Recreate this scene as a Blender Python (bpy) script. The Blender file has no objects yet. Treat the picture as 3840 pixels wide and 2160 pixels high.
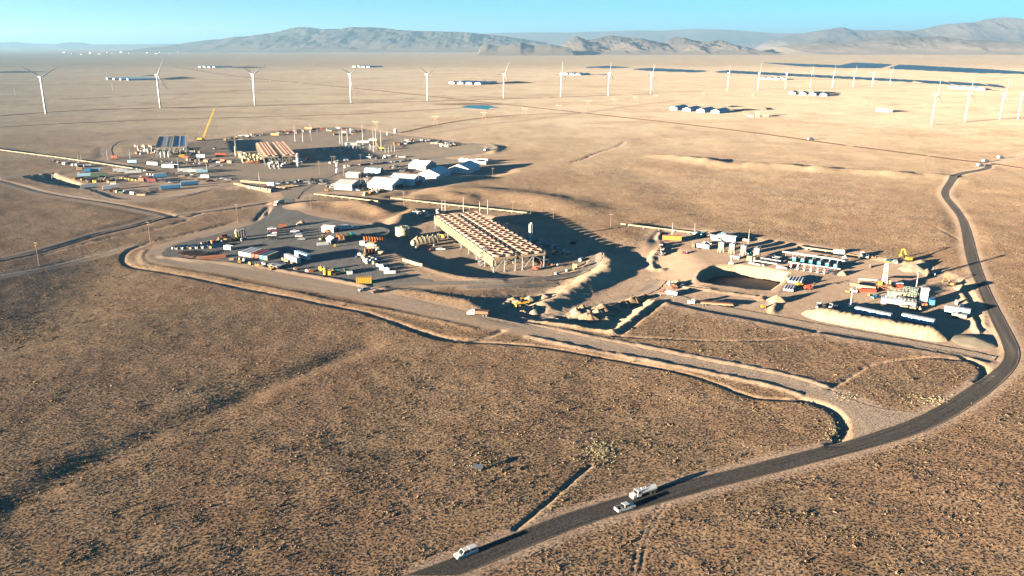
import bpy, bmesh, math, random
import numpy as np
from mathutils import Vector, Matrix
random.seed(7); rng = np.random.default_rng(11)
R = math.radians
sc = bpy.context.scene
C = sc.collection

# ---------------------------------------------------------------- camera, sky, sun, exposure
CAM_H = 120.0; LENS = 28.0; HORIZON = 165.0            # drone height; photograph is 3840 x 2160
FPX = 3840*LENS/36.0
PITCH = math.atan((1080-HORIZON)/FPX)
cam = bpy.data.cameras.new('camera'); cam.lens = LENS; cam.sensor_width = 36; cam.clip_start = 1; cam.clip_end = 120000
co = bpy.data.objects.new('camera', cam); C.objects.link(co)
co.location = (0, 0, CAM_H); co.rotation_euler = (math.pi/2-PITCH, 0, 0)
sc.camera = co
SUN_EL = R(6.6); SHADOW_AZ = R(33.0)                    # shadows run right and away, 33 deg off the x axis
sdir = Vector((-math.cos(SHADOW_AZ)*math.cos(SUN_EL), -math.sin(SHADOW_AZ)*math.cos(SUN_EL), math.sin(SUN_EL)))
w = bpy.data.worlds.new('World'); sc.world = w; w.use_nodes = True
nt = w.node_tree; nt.nodes.clear()
sky = nt.nodes.new('ShaderNodeTexSky'); sky.sky_type = 'NISHITA'; sky.sun_disc = False
sky.sun_elevation = SUN_EL; sky.sun_rotation = math.atan2(sdir.x, sdir.y)
sky.altitude = 1500; sky.air_density = 0.5; sky.dust_density = 0.1; sky.ozone_density = 3.0
mixc = nt.nodes.new('ShaderNodeMix'); mixc.data_type = 'RGBA'; mixc.blend_type = 'MULTIPLY'
mixc.inputs[0].default_value = 1.0; mixc.inputs[7].default_value = (0.46, 0.78, 0.66, 1)
bg = nt.nodes.new('ShaderNodeBackground'); bg.inputs[1].default_value = 0.05
wo = nt.nodes.new('ShaderNodeOutputWorld')
nt.links.new(sky.outputs[0], mixc.inputs[6]); nt.links.new(mixc.outputs[2], bg.inputs[0]); nt.links.new(bg.outputs[0], wo.inputs[0])
sl = bpy.data.lights.new('sun', 'SUN'); sl.energy = 5.0; sl.angle = R(0.5); sl.color = (1.0, 0.82, 0.60)
so = bpy.data.objects.new('sun', sl); C.objects.link(so); so.rotation_euler = sdir.to_track_quat('Z', 'Y').to_euler()
so.location = (-300, -200, 300)
sc.view_settings.view_transform = 'Standard'; sc.view_settings.look = 'None'
sc.view_settings.gamma = 1.0; sc.view_settings.use_curve_mapping = False
sc.view_settings.exposure = 2.76
sc.render.engine = 'CYCLES'
cy = sc.cycles
cy.use_denoising = True; cy.max_bounces = 5; cy.diffuse_bounces = 0; cy.glossy_bounces = 2; cy.volume_bounces = 0
cy.transmission_bounces = 2; cy.transparent_max_bounces = 4
cy.use_adaptive_sampling = True; cy.adaptive_threshold = 0.02

# ---------------------------------------------------------------- helpers
def vnoise(x, y, seed=0):
    x = np.asarray(x, float); y = np.asarray(y, float)
    xi = np.floor(x).astype(np.int64); yi = np.floor(y).astype(np.int64); fx = x-xi; fy = y-yi
    def h(a, b):
        n = (a*374761393 + b*668265263 + seed*1442695041) & 0xffffffff
        n = ((n ^ (n >> 13))*1274126177) & 0xffffffff
        return ((n ^ (n >> 16)) & 0xffff)/65535.0
    sx = fx*fx*(3-2*fx); sy = fy*fy*(3-2*fy)
    return ((h(xi, yi)*(1-sx)+h(xi+1, yi)*sx)*(1-sy)+(h(xi, yi+1)*(1-sx)+h(xi+1, yi+1)*sx)*sy)*2-1
def fbm(x, y, o=4, seed=0):
    s = 0; a = 1; t = 0
    for i in range(o):
        s = s+a*vnoise(x, y, seed+i*17); t += a; a *= .5; x = x*2.03+5.1; y = y*2.03+1.7
    return s/t
def sstep(a, b, x):
    t = np.clip((x-a)/(b-a), 0, 1); return t*t*(3-2*t)
def pl_dist(x, y, pts, closed=False):
    if x.size == 1:                                        # one point: all segments at once
        p = np.asarray(pts); q = np.roll(p, -1, 0)
        if not closed: p, q = p[:-1], q[:-1]
        v = q-p; t = np.clip(((x[0]-p[:, 0])*v[:, 0]+(y[0]-p[:, 1])*v[:, 1])/((v*v).sum(1)+1e-9), 0, 1)
        return np.array([math.sqrt(((x[0]-p[:, 0]-t*v[:, 0])**2+(y[0]-p[:, 1]-t*v[:, 1])**2).min())])
    d = np.full(x.shape, 1e9); n = len(pts)
    for i in range(n if closed else n-1):
        ax, ay = pts[i]; bx, by = pts[(i+1) % n]; dx, dy = bx-ax, by-ay; L = dx*dx+dy*dy+1e-9
        t = np.clip(((x-ax)*dx+(y-ay)*dy)/L, 0, 1)
        d = np.minimum(d, (x-ax-t*dx)**2+(y-ay-t*dy)**2)
    return np.sqrt(d)
def in_poly(x, y, pts):
    c = np.zeros(x.shape, bool); n = len(pts)
    for i in range(n):
        ax, ay = pts[i]; bx, by = pts[(i+1) % n]
        if ay == by: continue
        c ^= ((ay > y) != (by > y)) & (x < (bx-ax)*(y-ay)/(by-ay)+ax)
    return c
def poly_sd(x, y, pts):
    d = pl_dist(x, y, pts, True); return np.where(in_poly(x, y, pts), -d, d)
def G0(px, py, z=0.0):                                   # a point of the photograph laid on the level plane z
    u = (np.asarray(px, float)-1920)/FPX; v = (1080-np.asarray(py, float))/FPX
    dy = math.cos(PITCH)+v*math.sin(PITCH); dz = -math.sin(PITCH)+v*math.cos(PITCH)
    t = (z-CAM_H)/dz
    return u*t, dy*t
def gl(pts, z=0.0): return [tuple(float(q) for q in G0(a, b, z)) for a, b in pts]
def smooth(pts, it=2, closed=False):                     # corner cutting
    for _ in range(it):
        q = [] if closed else [pts[0]]; n = len(pts)
        for i in range(n if closed else n-1):
            a, b = pts[i], pts[(i+1) % n]
            q += [(a[0]*.75+b[0]*.25, a[1]*.75+b[1]*.25), (a[0]*.25+b[0]*.75, a[1]*.25+b[1]*.75)]
        if not closed: q.append(pts[-1])
        pts = q
    return pts
def resample(pts, n):
    p = np.array(pts); s = np.concatenate([[0], np.cumsum(np.hypot(*(p[1:]-p[:-1]).T))]); t = np.linspace(0, s[-1], n)
    return list(zip(np.interp(t, s, p[:, 0]), np.interp(t, s, p[:, 1])))

# ---------------------------------------------------------------- layout of the land (points of the photograph on the plain)
ROAD_L = [(1514,2160),(1705,2089),(1919,2005),(2059,1945),(2292,1872),(2371,1851),(2700,1770),(2983,1700),(3200,1647),(3364,1594),(3488,1541),(3612,1465),(3709,1400),(3755,1364),(3768,1325),(3752,1275),(3725,1223),(3690,1143),(3656,1057),(3631,1005),(3614,936),(3603,853),(3587,808),(3554,769),(3528,733),(3528,713),(3551,681),(3564,657),(3603,645),(3668,636),(3698,625),(3691,615)]
ROAD_R = [(1724,2160),(1830,2117),(1947,2066),(2199,1966),(2380,1917),(2700,1828),(2983,1757),(3187,1704),(3430,1638),(3563,1576),(3696,1488),(3784,1412),(3820,1359),(3824,1315),(3806,1274),(3770,1205),(3718,1109),(3676,1005),(3652,912),(3638,860),(3620,818),(3587,772),(3558,743),(3554,720),(3571,694),(3587,671),(3591,662),(3620,652),(3695,640),(3722,628),(3714,617)]
HAUL_U = [(3490,1548),(3364,1543),(3253,1523),(3187,1497),(3120,1465),(3010,1430),(2899,1403),(2700,1367),(2438,1313),(2205,1268),(1972,1216),(1830,1187),(1700,1160),(1500,1112),(1382,1083),(1200,1052),(998,1012),(870,988),(720,968),(650,955),(640,940),(680,915),(760,893),(860,865),(960,838)]
HAUL_D = [(3200,1650),(3203,1594),(3178,1550),(3120,1510),(3010,1470),(2877,1426),(2700,1391),(2399,1332),(2166,1292),(2010,1260),(1875,1233),(1778,1208),(1620,1175),(1500,1150),(1340,1120),(1211,1096),(955,1046),(784,1016),(656,999),(575,978),(548,955),(575,931),(656,906),(784,871),(934,837)]
YARD = [(600,956),(610,940),(660,915),(760,888),(860,862),(960,836),(1012,802),(1036,765),(1060,742),(1112,742),(1092,775),(1130,800),(1220,820),(1340,838),(1440,852),(1470,866),(1440,885),(1398,905),(1392,930),(1420,965),(1480,1010),(1560,1040),(1640,1052),(1560,1072),(1430,1078),(1380,1066),(1200,1032),(998,1000),(870,979),(760,966),(650,962)]
ACC_PAD = [(1445,852),(1540,840),(1640,822),(1790,828),(1960,850),(2110,880),(2190,915),(2226,950),(2200,985),(2120,1018),(2020,1036),(1900,1046),(1760,1040),(1640,1012),(1550,972),(1470,915),(1440,880)]
EAST_PAD = [(2480,985),(2462,955),(2470,905),(2500,868),(2620,876),(2800,902),(3000,928),(3200,960),(3330,985),(3440,1002),(3540,1040),(3625,1075),(3640,1130),(3690,1250),(3735,1320),(3700,1345),(3600,1322),(3400,1288),(3080,1238),(2830,1190),(2650,1158),(2560,1138),(2490,1112),(2470,1090),(2490,1045)]
PLANT = [(505,585),(560,545),(700,532),(860,512),(1000,492),(1180,478),(1330,474),(1430,498),(1560,512),(1660,522),(1800,545),(1840,562),(1740,582),(1640,594),(1760,600),(1880,614),(1905,630),(1800,655),(1640,690),(1500,712),(1400,716),(1250,722),(1180,718),(1112,742),(1060,742),(1050,715),(960,690),(830,680),(700,660),(600,645),(470,612),(400,600),(420,585)]
WEST_PAD = [(226,668),(236,655),(300,640),(420,618),(520,622),(640,648),(760,668),(850,680),(900,690),(860,706),(780,706),(700,724),(600,738),(500,744),(430,742),(360,716)]
PIT = [(2617,1045),(2632,1022),(2680,1004),(2760,1002),(2866,1014),(2948,1030),(2925,1067),(2888,1093),(2804,1087),(2680,1071),(2630,1060)]
DIG = [(2015,1192),(2160,1222),(2294,1240),(2370,1186),(2450,1128),(2418,1106),(2300,1118),(2166,1142),(2080,1165)]
DARKPOND = [(90,668),(205,656),(224,666),(290,690),(335,706),(300,712),(180,694)]
POND_A = [(1195,578),(1330,562),(1480,566),(1545,588),(1470,602),(1400,614),(1290,628),(1215,606)]
POND_B = [(905,520),(1010,522),(1030,545),(960,556),(870,548)]
POND_C = [(425,550),(505,530),(500,560),(560,590),(470,590),(430,575)]
LOW = [(2318,985),(2400,975),(2440,1010),(2430,1070),(2330,1105),(2180,1140),(2010,1172),(1990,1165),(2110,1120),(2220,1070),(2290,1025)]
PADS = [  # polygon, level, fall-off
    (YARD, 0.0, 8), (ACC_PAD, -2.8, 9), (EAST_PAD, -0.8, 8), (PLANT, 0.0, 14), (WEST_PAD, -0.6, 10), (LOW, -3.6, 34)]
PITS = [(PIT, -8.5, 3.6), (DIG, -3.2, 6.0), (DARKPOND, -5.5, 5)]
# line, height, half width, sandiness     (negative heights are ditches)
LINES = [
 ([(874,835),(784,857),(656,887),(571,904),(485,929),(455,955),(473,980),(528,998),(656,1023),(827,1062),(1040,1104),(1254,1147),(1364,1168),(1512,1219),(1660,1266),(1770,1277),(1840,1258),(1881,1240)], -0.9, 2.6, 0),
 ([(1512,1224),(1660,1277),(1800,1284),(1933,1290),(2088,1309),(2282,1344),(2476,1379),(2593,1406),(2700,1443),(2789,1479),(2855,1494),(3010,1499)], -0.7, 1.8, 0),
 ([(541,935),(520,957),(549,986),(656,1009),(827,1041),(1040,1086),(1254,1130),(1500,1172),(1690,1212),(1770,1232)], 0.8, 2.6, .25),
 ([(1985,1264),(2166,1304),(2399,1346),(2700,1406),(2877,1442),(2995,1478)], 1.15, 2.6, .7),
 ([(1972,1208),(2205,1260),(2438,1303),(2700,1355),(2899,1393),(3010,1419),(3115,1455)], 0.9, 2.8, .45),
 ([(3010,1499),(3100,1522),(3155,1560),(3172,1600),(3162,1640),(3125,1668)], -1.3, 3.0, 0),
 ([(3107,1461),(3209,1399),(3266,1364),(3408,1346),(3474,1339),(3620,1350)], -0.6, 1.7, 0),
 ([(3620,1342),(3674,1364),(3706,1395),(3672,1430)], -1.3, 2.6, 0),
 ([(2294,1257),(2476,1270),(2700,1279),(2877,1277),(2988,1266),(3063,1240)], -0.5, 1.5, 0),
 ([(1933,1982),(2050,1889),(2152,1796),(2213,1744)], -0.65, 1.2, 0),
 ([(1960,1985),(2075,1889),(2172,1800),(2225,1750)], 0.15, 1.0, .5),
 ([(44,1882),(243,1771),(443,1683),(664,1587),(885,1498),(1106,1395),(1364,1299)], -1.1, 7, 0),
 ([(373,984),(269,1054),(166,1170),(41,1225),(-200,1320)], -2.8, 34, 0),
 ([(-100,1052),(0,1027),(145,996),(290,959),(435,930),(559,905)], -0.6, 2.2, 0),
 ([(-100,1000),(0,975),(124,950),(269,909),(373,876),(497,851),(621,814),(745,803),(880,782),(1000,764)], -1.6, 4.5, 0),
 ([(-100,650),(0,677),(83,698),(186,727),(414,760),(580,793),(690,820),(745,800)], -1.1, 4.0, 0),
 ([(166,948),(373,897),(497,876),(621,851),(700,826)], -0.8, 3.0, 0),
 ([(1000,806),(1010,770),(990,790),(960,826)], -0.6, 2.5, 0),
 # yard rim and the bank above the condenser pad
 ([(600,957),(700,974),(900,990),(1100,1022),(1300,1058),(1375,1075)], 1.5, 3.0, .25),
 ([(1440,1090),(1560,1098),(1690,1122),(1800,1150)], 0.9, 5, .3),
 ([(1462,905),(1505,945),(1560,985),(1650,1024),(1760,1047),(1880,1054)], 1.2, 4.0, .15),
 ([(1470,838),(1520,815),(1560,793)], 3.0, 7, .1),
 # embankment right of the condenser pad
 ([(2262,955),(2290,984),(2262,1012),(2190,1050),(2110,1096),(2040,1130)], 3.2, 8, 1.2),
 
 # east pad berms
 ([(2480,992),(2449,988),(2443,966),(2449,943),(2462,932)], 2.2, 3.0, 1),
 ([(2468,895),(2472,880),(2478,872)], 2.0, 2.2, 1),
 ([(2540,1039),(2555,1058),(2580,1070),(2711,1092),(2860,1110)], 1.3, 1.6, .9),
 ([(2604,1045),(2622,1015),(2680,994),(2760,992),(2866,1004),(2962,1026),(2938,1070),(2896,1103),(2804,1097),(2680,1081),(2620,1066)], 0.5, 2.0, .5),
 ([(2910,1115),(2905,1145),(2895,1165)], 2.0, 3.0, .8),
 ([(3604,1098),(3635,1140)], 2.2, 3.2, .7), ([(3645,1178),(3673,1240)], 2.2, 3.2, .7),
 ([(3652,1088),(3676,1136),(3697,1223)], 1.2, 2.6, .5), ([(3660,1180),(3690,1252)], -1.0, 1.8, 0), ([(3590,1060),(3601,1075)], 1.6, 3, .8),
 ([(3005,922),(3250,958),(3400,985),(3470,1000)], 0.9, 3.0, .6),
 ([(2500,1122),(2650,1164),(2830,1196),(3080,1245),(3400,1296),(3600,1330)], -0.4, 1.4, 0),
 ([(2295,1250),(2370,1196),(2458,1128)], 1.7, 2.6, .8), ([(2000,1196),(2160,1228),(2298,1247)], 1.7, 2.8, .9), ([(2330,1247),(2400,1195),(2485,1128)], -0.8, 2.8, 0),
 # west pad rim, road ditch in the left, loop of the far plant
 ([(216,668),(300,700),(360,722),(430,750),(500,752),(600,746),(700,732),(790,712),(870,705)], 1.2, 4, .3),
 ([(1840,545),(1870,555),(1850,572)], 1.0, 6, .2), ([(1480,735),(1600,705),(1760,675),(1910,640)], -1.5, 7, 0),
 # scarp of hummocks on the plain
 *[([(x-20, y-1), (x+6, y+1)], 2.4, 12, .05) for x, y in ((2500,590),(2566,598),(2627,606),(2680,612),(2743,621),(2804,616),(2849,626),(2890,621),(2960,628),(3031,636),(3110,640),(3212,643),(3308,651),(3400,657),(3535,662))],
 ([(2380,640),(2520,700),(2640,780),(2760,840)], -0.7, 26, 0),
 ([(1480,700),(1620,690),(1760,672)], 2.5, 18, 0), ([(1700,720),(1850,720),(2000,740),(2150,780)], 3.0, 22, 0), ([(1560,745),(1650,735),(1750,742)], 2.2, 10, 0),
 ([(1150,770),(1260,760),(1380,775),(1450,800)], 2.4, 10, .0), ([(1290,770),(1420,765)], 1.6, 6, 0),
 # tracks on the left of the asphalt road, wheel ruts in the grass
 ([(2505,1888),(2450,1960),(2415,2050),(2400,2160)], -0.18, .7, 0), ([(2482,1888),(2425,1960),(2388,2050),(2372,2160)], -0.18, .7, 0),
 ([(3600,900),(3560,880),(3510,855)], -0.4, 1.2, .5),
 ([(2140,610),(2190,596),(2230,574),(2300,555),(2340,535)], -1.2, 2.6, 0),
]
# bare earth roads and tracks drawn as strips: centre line, width, material
TRACKS = [
 ('track', [(-60,672),(40,690),(150,712),(300,742),(430,757),(540,757),(680,738),(800,706),(850,690)], 7, 'dirtroad'),
 ('track', [(-60,690),(0,668),(130,652),(230,645)], 7, 'dirtroad'),
 ('track', [(-80,552),(0,568),(120,586),(300,610),(480,642),(600,666)], 6, 'dirtroad'),
 ('track', [(-60,985),(0,970),(124,945),(269,904),(373,871),(497,846),(621,808),(745,797),(880,776),(1000,758)], 4.5, 'dirtroad'),
 ('track', [(-60,1044),(0,1031),(145,1000),(290,963),(435,934),(540,912)], 3.5, 'dirtroad'),
 ('track', [(-60,668),(0,684),(83,705),(186,734),(414,767),(580,800),(680,822),(760,806)], 4.5, 'dirtroad'),
 ('plain_road', [(640,248),(900,290),(1280,325),(1700,370),(2190,424),(2700,480),(3290,562),(3700,612)], 9, 'redroad'),
 ('plain_road', [(1620,500),(1800,470),(2000,448),(2190,424),(2400,392),(2560,375)], 14, 'dirtroad'),
 ('plain_road', [(1500,498),(1700,455),(1900,432),(2160,424)], 7, 'redroad'),
 ('plain_road', [(3714,617),(3840,580),(3990,552)], 8, 'dirtroad'),
 ('plain_road', [(3714,612),(3840,632),(3990,650)], 7, 'redroad'),
 ('plain_road', [(-60,385),(300,370),(640,352),(960,337),(1200,333)], 9, 'redroad'),
 ('plain_road', [(-60,325),(180,316),(500,300),(900,296)], 9, 'redroad'),
 ('plain_road', [(-60,440),(300,412),(640,404),(960,398),(1320,387),(1610,380),(1890,372),(2440,352)], 12, 'redroad'),
 ('plain_road', [(-60,480),(400,455),(900,440),(1300,430),(1560,415),(1730,405)], 8, 'redroad'),
 ('bench_road', [(1880,1200),(1991,1188),(2120,1152),(2260,1118),(2390,1086),(2440,1062),(2475,1030)], 8, 'dirtroad'),
 ('rim_road', [(1400,1072),(1560,1064),(1720,1062),(1900,1058),(2050,1042),(2160,1014),(2220,985),(2238,960),(2215,930)], 7, 'gravel'),
 ('rim_road', [(1750,1078),(1880,1072),(2000,1066),(2090,1052)], 6, 'gravel'),
 ('pad_road', [(2478,1085),(2520,1108),(2600,1132),(2720,1158),(2900,1190),(3080,1224),(3300,1262),(3500,1300),(3640,1325),(3730,1345)], 9, 'dirtroad'),
 ('haul_neck', [(1085,748),(1110,715),(1160,690),(1230,655),(1330,625),(1500,605),(1640,588),(1760,580),(1850,560),(1842,548),(1760,538)], 12, 'gravel'),
 ('plant_road', [(560,612),(700,640),(850,660),(960,668),(1060,690),(1120,705)], 9, 'gravel'),
 ('plant_road', [(420,600),(400,575),(405,545),(450,525),(560,520)], 9, 'dirtroad'),
]
ROADZONES = None
def road_strips():
    out = []
    L = resample(smooth(gl(ROAD_L)), 260); Rr = resample(smooth(gl(ROAD_R)), 260)
    out.append(('asphalt_road', L, Rr, 'asphalt'))
    U = resample(smooth(gl(HAUL_U)), 300); D = resample(smooth(gl(HAUL_D)), 300)
    out.append(('haul_road', D, U, 'dirtroad'))
    for nm, c, wd, m in TRACKS:
        c = resample(smooth(gl(c)), 120); c = np.array(c); t = np.gradient(c, axis=0); t /= np.hypot(t[:, 0], t[:, 1])[:, None]+1e-9
        n = np.stack([-t[:, 1], t[:, 0]], 1)*wd/2
        out.append((nm, [tuple(q) for q in c+n], [tuple(q) for q in c-n], m))
    return out
STRIPS = road_strips()
_pads = [(gl(p, z), z, f) for p, z, f in PADS]; _pits = [(gl(p, -2 if z < -5 else 0), z, f) for p, z, f in PITS]
_lines = [(smooth(gl(p)), h*((.85 if h < 0 else .42) if wd < 5 else 1), wd*((.62 if h < 0 else .7) if wd < 5 else 1), s*.4) for p, h, wd, s in LINES]
_centres = [[((a[0]+b[0])/2, (a[1]+b[1])/2) for a, b in zip(L[::6], Rr[::6])] for _, L, Rr, _m in STRIPS]
_halfw = [max(3.0, float(np.median([math.hypot(a[0]-b[0], a[1]-b[1]) for a, b in zip(L, Rr)]))/2) for _, L, Rr, _m in STRIPS]
_bb = {}
def near(x, y, pts, m):
    b = _bb.get(id(pts))
    if b is None: p = np.array(pts); b = _bb[id(pts)] = (p[:, 0].min(), p[:, 0].max(), p[:, 1].min(), p[:, 1].max())
    if x.size == 1: return np.array([b[0]-m < x[0] < b[1]+m and b[2]-m < y[0] < b[3]+m])
    return (x > b[0]-m) & (x < b[1]+m) & (y > b[2]-m) & (y < b[3]+m)
def land(x, y, full=False):
    """height of the ground; with full also bare-soil, sand and sage masks"""
    x = np.atleast_1d(np.asarray(x, float)); y = np.atleast_1d(np.asarray(y, float))
    soil = np.zeros(x.shape); sand = np.zeros(x.shape); flat = np.zeros(x.shape)
    lvl = np.zeros(x.shape)
    for p, z, f in _pads:
        k = near(x, y, p, f+25)
        if not k.any(): continue
        d = poly_sd(x[k], y[k], p); wgt = 1-sstep(0.5, f, d)
        lvl[k] = lvl[k]*(1-wgt)+z*wgt; flat[k] = np.maximum(flat[k], 1-sstep(0, 22, d)); soil[k] = np.maximum(soil[k], 1-sstep(2, f+14, d))
    for c, hw in zip(_centres, _halfw):
        k = near(x, y, c, hw+20)
        if not k.any(): continue
        d = pl_dist(x[k], y[k], c)-hw
        flat[k] = np.maximum(flat[k], 1-sstep(0.5, 12, d)); soil[k] = np.maximum(soil[k], 1-sstep(0.5, 5, d))
    fade = np.clip(1-y/2600, 0.0, 1)
    z = (fbm(x/95, y/95, 3, 3)*1.3*sstep(260, 600, y)+fbm(x/34, y/34, 3, 9)*0.45)*(1-flat)*(0.35+.65*fade)+vnoise(x/5, y/5, 21)*0.10*(1-flat)*fade
    z += lvl
    for p, zz, f in _pits:
        k = near(x, y, p, f+6)
        if not k.any(): continue
        d = poly_sd(x[k], y[k], p); wgt = 1-sstep(-f, 0.8, d)
        z[k] = z[k]*(1-wgt)+zz*wgt; sand[k] = np.maximum(sand[k], .55*(1-sstep(-1, 3, d))); soil[k] = np.maximum(soil[k], 1-sstep(0, 6, d))
    for p, h, wd, s in _lines:
        k = near(x, y, p, wd*2.6)
        if not k.any(): continue
        d = pl_dist(x[k], y[k], p)/wd
        j = 1+.25*vnoise(x[k]/(wd*1.7), y[k]/(wd*1.7), 5)
        z[k] += h*j*np.exp(-d*d*1.1)
        if s: sand[k] = np.maximum(sand[k], s*(1-sstep(.8, 1.9, d)))
        if h < 0 and wd < 6: soil[k] = np.maximum(soil[k], .6*(1-sstep(.5, 1.6, d)))
    if x.size > 1:                                         # loose lumps, rills and wheel marks on worked earth
        k = (sand > .04) & (y < 1200)
        z[k] += np.clip(sand[k]*1.6, 0, 1)*(fbm(x[k]/3.2, y[k]/3.2, 3, 95)*.55+fbm(x[k]/9, y[k]/9, 2, 96)*.4)
        k = (soil > .1) & (flat < .98) & (y < 1200); z[k] += soil[k]*(1-flat[k])*fbm(x[k]/2.6, y[k]/2.6, 3, 97)*.4
    # spoil heaps inside the excavation
    k = near(x, y, _pits[1][0], 4)
    if k.any():
        d = poly_sd(x[k], y[k], _pits[1][0]); b = np.clip(fbm(x[k]/7, y[k]/7, 4, 33)+.12, 0, 1)*6.5
        u = sstep(.2, .75, (y[k]-np.array(_pits[1][0])[:, 1].min())/(np.ptp(np.array(_pits[1][0])[:, 1])))
        z[k] += b*(1-sstep(-7, -1, d))*u
    k = near(x, y, _pits[0][0], 2)
    if k.any():
        d = poly_sd(x[k], y[k], _pits[0][0]); z[k] += np.clip(fbm(x[k]/8, y[k]/8, 3, 41), 0, 1)*3.2*(1-sstep(-8, -3, d))
    if not full: return z
    return z, soil, sand, flat
def P(px, py, dz=0.0):
    """a point of the photograph laid on the ground"""
    z = 0.0
    for _ in range(5):
        x, y = G0(px, py, z); z = float(land(x, y)[0])
    return Vector((float(x), float(y), z+dz))
def mpp(px, py):                                           # metres per photograph pixel, across the view
    p = P(px, py); d = p.y*math.cos(PITCH)+(CAM_H-p.z)*math.sin(PITCH); return d/FPX

# ---------------------------------------------------------------- materials
MATS = {}
def mat(name, col, rough=.7, metal=0.0, var=.12, scale=.6, spec=.3, bump=0.0):
    if name in MATS: return MATS[name]
    m = bpy.data.materials.new(name); m.use_nodes = True; n = m.node_tree.nodes; l = m.node_tree.links
    b = n['Principled BSDF']; b.inputs['Roughness'].default_value = rough; b.inputs['Metallic'].default_value = metal
    b.inputs['Specular IOR Level'].default_value = spec
    tc = n.new('ShaderNodeTexCoord'); nz = n.new('ShaderNodeTexNoise'); nz.inputs['Scale'].default_value = scale; nz.inputs['Detail'].default_value = 5
    l.new(tc.outputs['Object'], nz.inputs['Vector'])
    rp = n.new('ShaderNodeValToRGB'); c = Vector(col)
    rp.color_ramp.elements[0].position = .3; rp.color_ramp.elements[1].position = .7
    rp.color_ramp.elements[0].color = (*[max(0, q*(1-var)) for q in c], 1); rp.color_ramp.elements[1].color = (*[min(1, q*(1+var)) for q in c], 1)
    l.new(nz.outputs[0], rp.inputs[0]); l.new(rp.outputs[0], b.inputs['Base Color'])
    if bump:
        bp = n.new('ShaderNodeBump'); bp.inputs['Strength'].default_value = bump; bp.inputs['Distance'].default_value = .3
        l.new(nz.outputs[0], bp.inputs['Height']); l.new(bp.outputs[0], b.inputs['Normal'])
    MATS[name] = m; return m
class NT:
    def __init__(s, name):
        s.m = bpy.data.materials.new(name); s.m.use_nodes = True; s.n = s.m.node_tree.nodes; s.l = s.m.node_tree.links; s.b = s.n['Principled BSDF']
        s.b.inputs['Specular IOR Level'].default_value = .1; s.b.inputs['Diffuse Roughness'].default_value = .5; s.b.inputs['Roughness'].default_value = .9; MATS[name] = s.m
    def add(s, t, **k):
        o = s.n.new(t)
        for a, v in k.items(): setattr(o, a, v)
        return o
    def noise(s, vec, scale, detail=4, rough=.55, dist=0):
        o = s.add('ShaderNodeTexNoise'); o.inputs['Scale'].default_value = scale; o.inputs['Detail'].default_value = detail
        o.inputs['Roughness'].default_value = rough; o.inputs['Distortion'].default_value = dist
        s.l.new(vec, o.inputs['Vector']); return o.outputs[0]
    def ramp(s, fac, a, b, lo=.35, hi=.65):
        o = s.add('ShaderNodeValToRGB'); e = o.color_ramp.elements; e[0].position = lo; e[1].position = hi
        e[0].color = (*a, 1) if len(a) == 3 else a; e[1].color = (*b, 1); s.l.new(fac, o.inputs[0]); return o.outputs[0]
    def mix(s, fac, a, b, mode='MIX'):
        o = s.add('ShaderNodeMix', data_type='RGBA', blend_type=mode)
        for v, i in ((fac, 0), (a, 6), (b, 7)):
            if isinstance(v, (int, float)): o.inputs[i].default_value = v
            elif isinstance(v, tuple): o.inputs[i].default_value = (*v, 1)
            else: s.l.new(v, o.inputs[i])
        return o.outputs[2]
    def math(s, op, a, b=0.0):
        o = s.add('ShaderNodeMath', operation=op)
        for v, i in ((a, 0), (b, 1)):
            if isinstance(v, (int, float)): o.inputs[i].default_value = v
            else: s.l.new(v, o.inputs[i])
        return o.outputs[0]
    def grain(s, pos, scale, k, fac=None):                            # facets of blades and stones far below a pixel: tilt the normal by noise
        o = s.add('ShaderNodeTexNoise'); o.inputs['Scale'].default_value = scale; o.inputs['Detail'].default_value = 3; o.inputs['Roughness'].default_value = .6; s.l.new(pos, o.inputs['Vector'])
        a = s.add('ShaderNodeVectorMath', operation='SUBTRACT'); s.l.new(o.outputs['Color'], a.inputs[0]); a.inputs[1].default_value = (.5, .5, .5)
        b = s.add('ShaderNodeVectorMath', operation='MULTIPLY'); s.l.new(a.outputs[0], b.inputs[0]); b.inputs[1].default_value = (k, k, k*.3)
        if fac is not None: e = s.add('ShaderNodeVectorMath', operation='SCALE'); s.l.new(b.outputs[0], e.inputs[0]); s.l.new(fac, e.inputs['Scale']); b = e
        c = s.add('ShaderNodeVectorMath', operation='ADD'); s.l.new(b.outputs[0], c.inputs[0]); s.l.new(s.add('ShaderNodeNewGeometry').outputs['Normal'], c.inputs[1])
        d = s.add('ShaderNodeVectorMath', operation='NORMALIZE'); s.l.new(c.outputs[0], d.inputs[0]); s.l.new(d.outputs[0], s.b.inputs['Normal'])
    def bump(s, h, st, dist):
        o = s.add('ShaderNodeBump'); o.inputs['Strength'].default_value = st; o.inputs['Distance'].default_value = dist
        s.l.new(h, o.inputs['Height']); s.l.new(o.outputs[0], s.b.inputs['Normal'])
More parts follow.
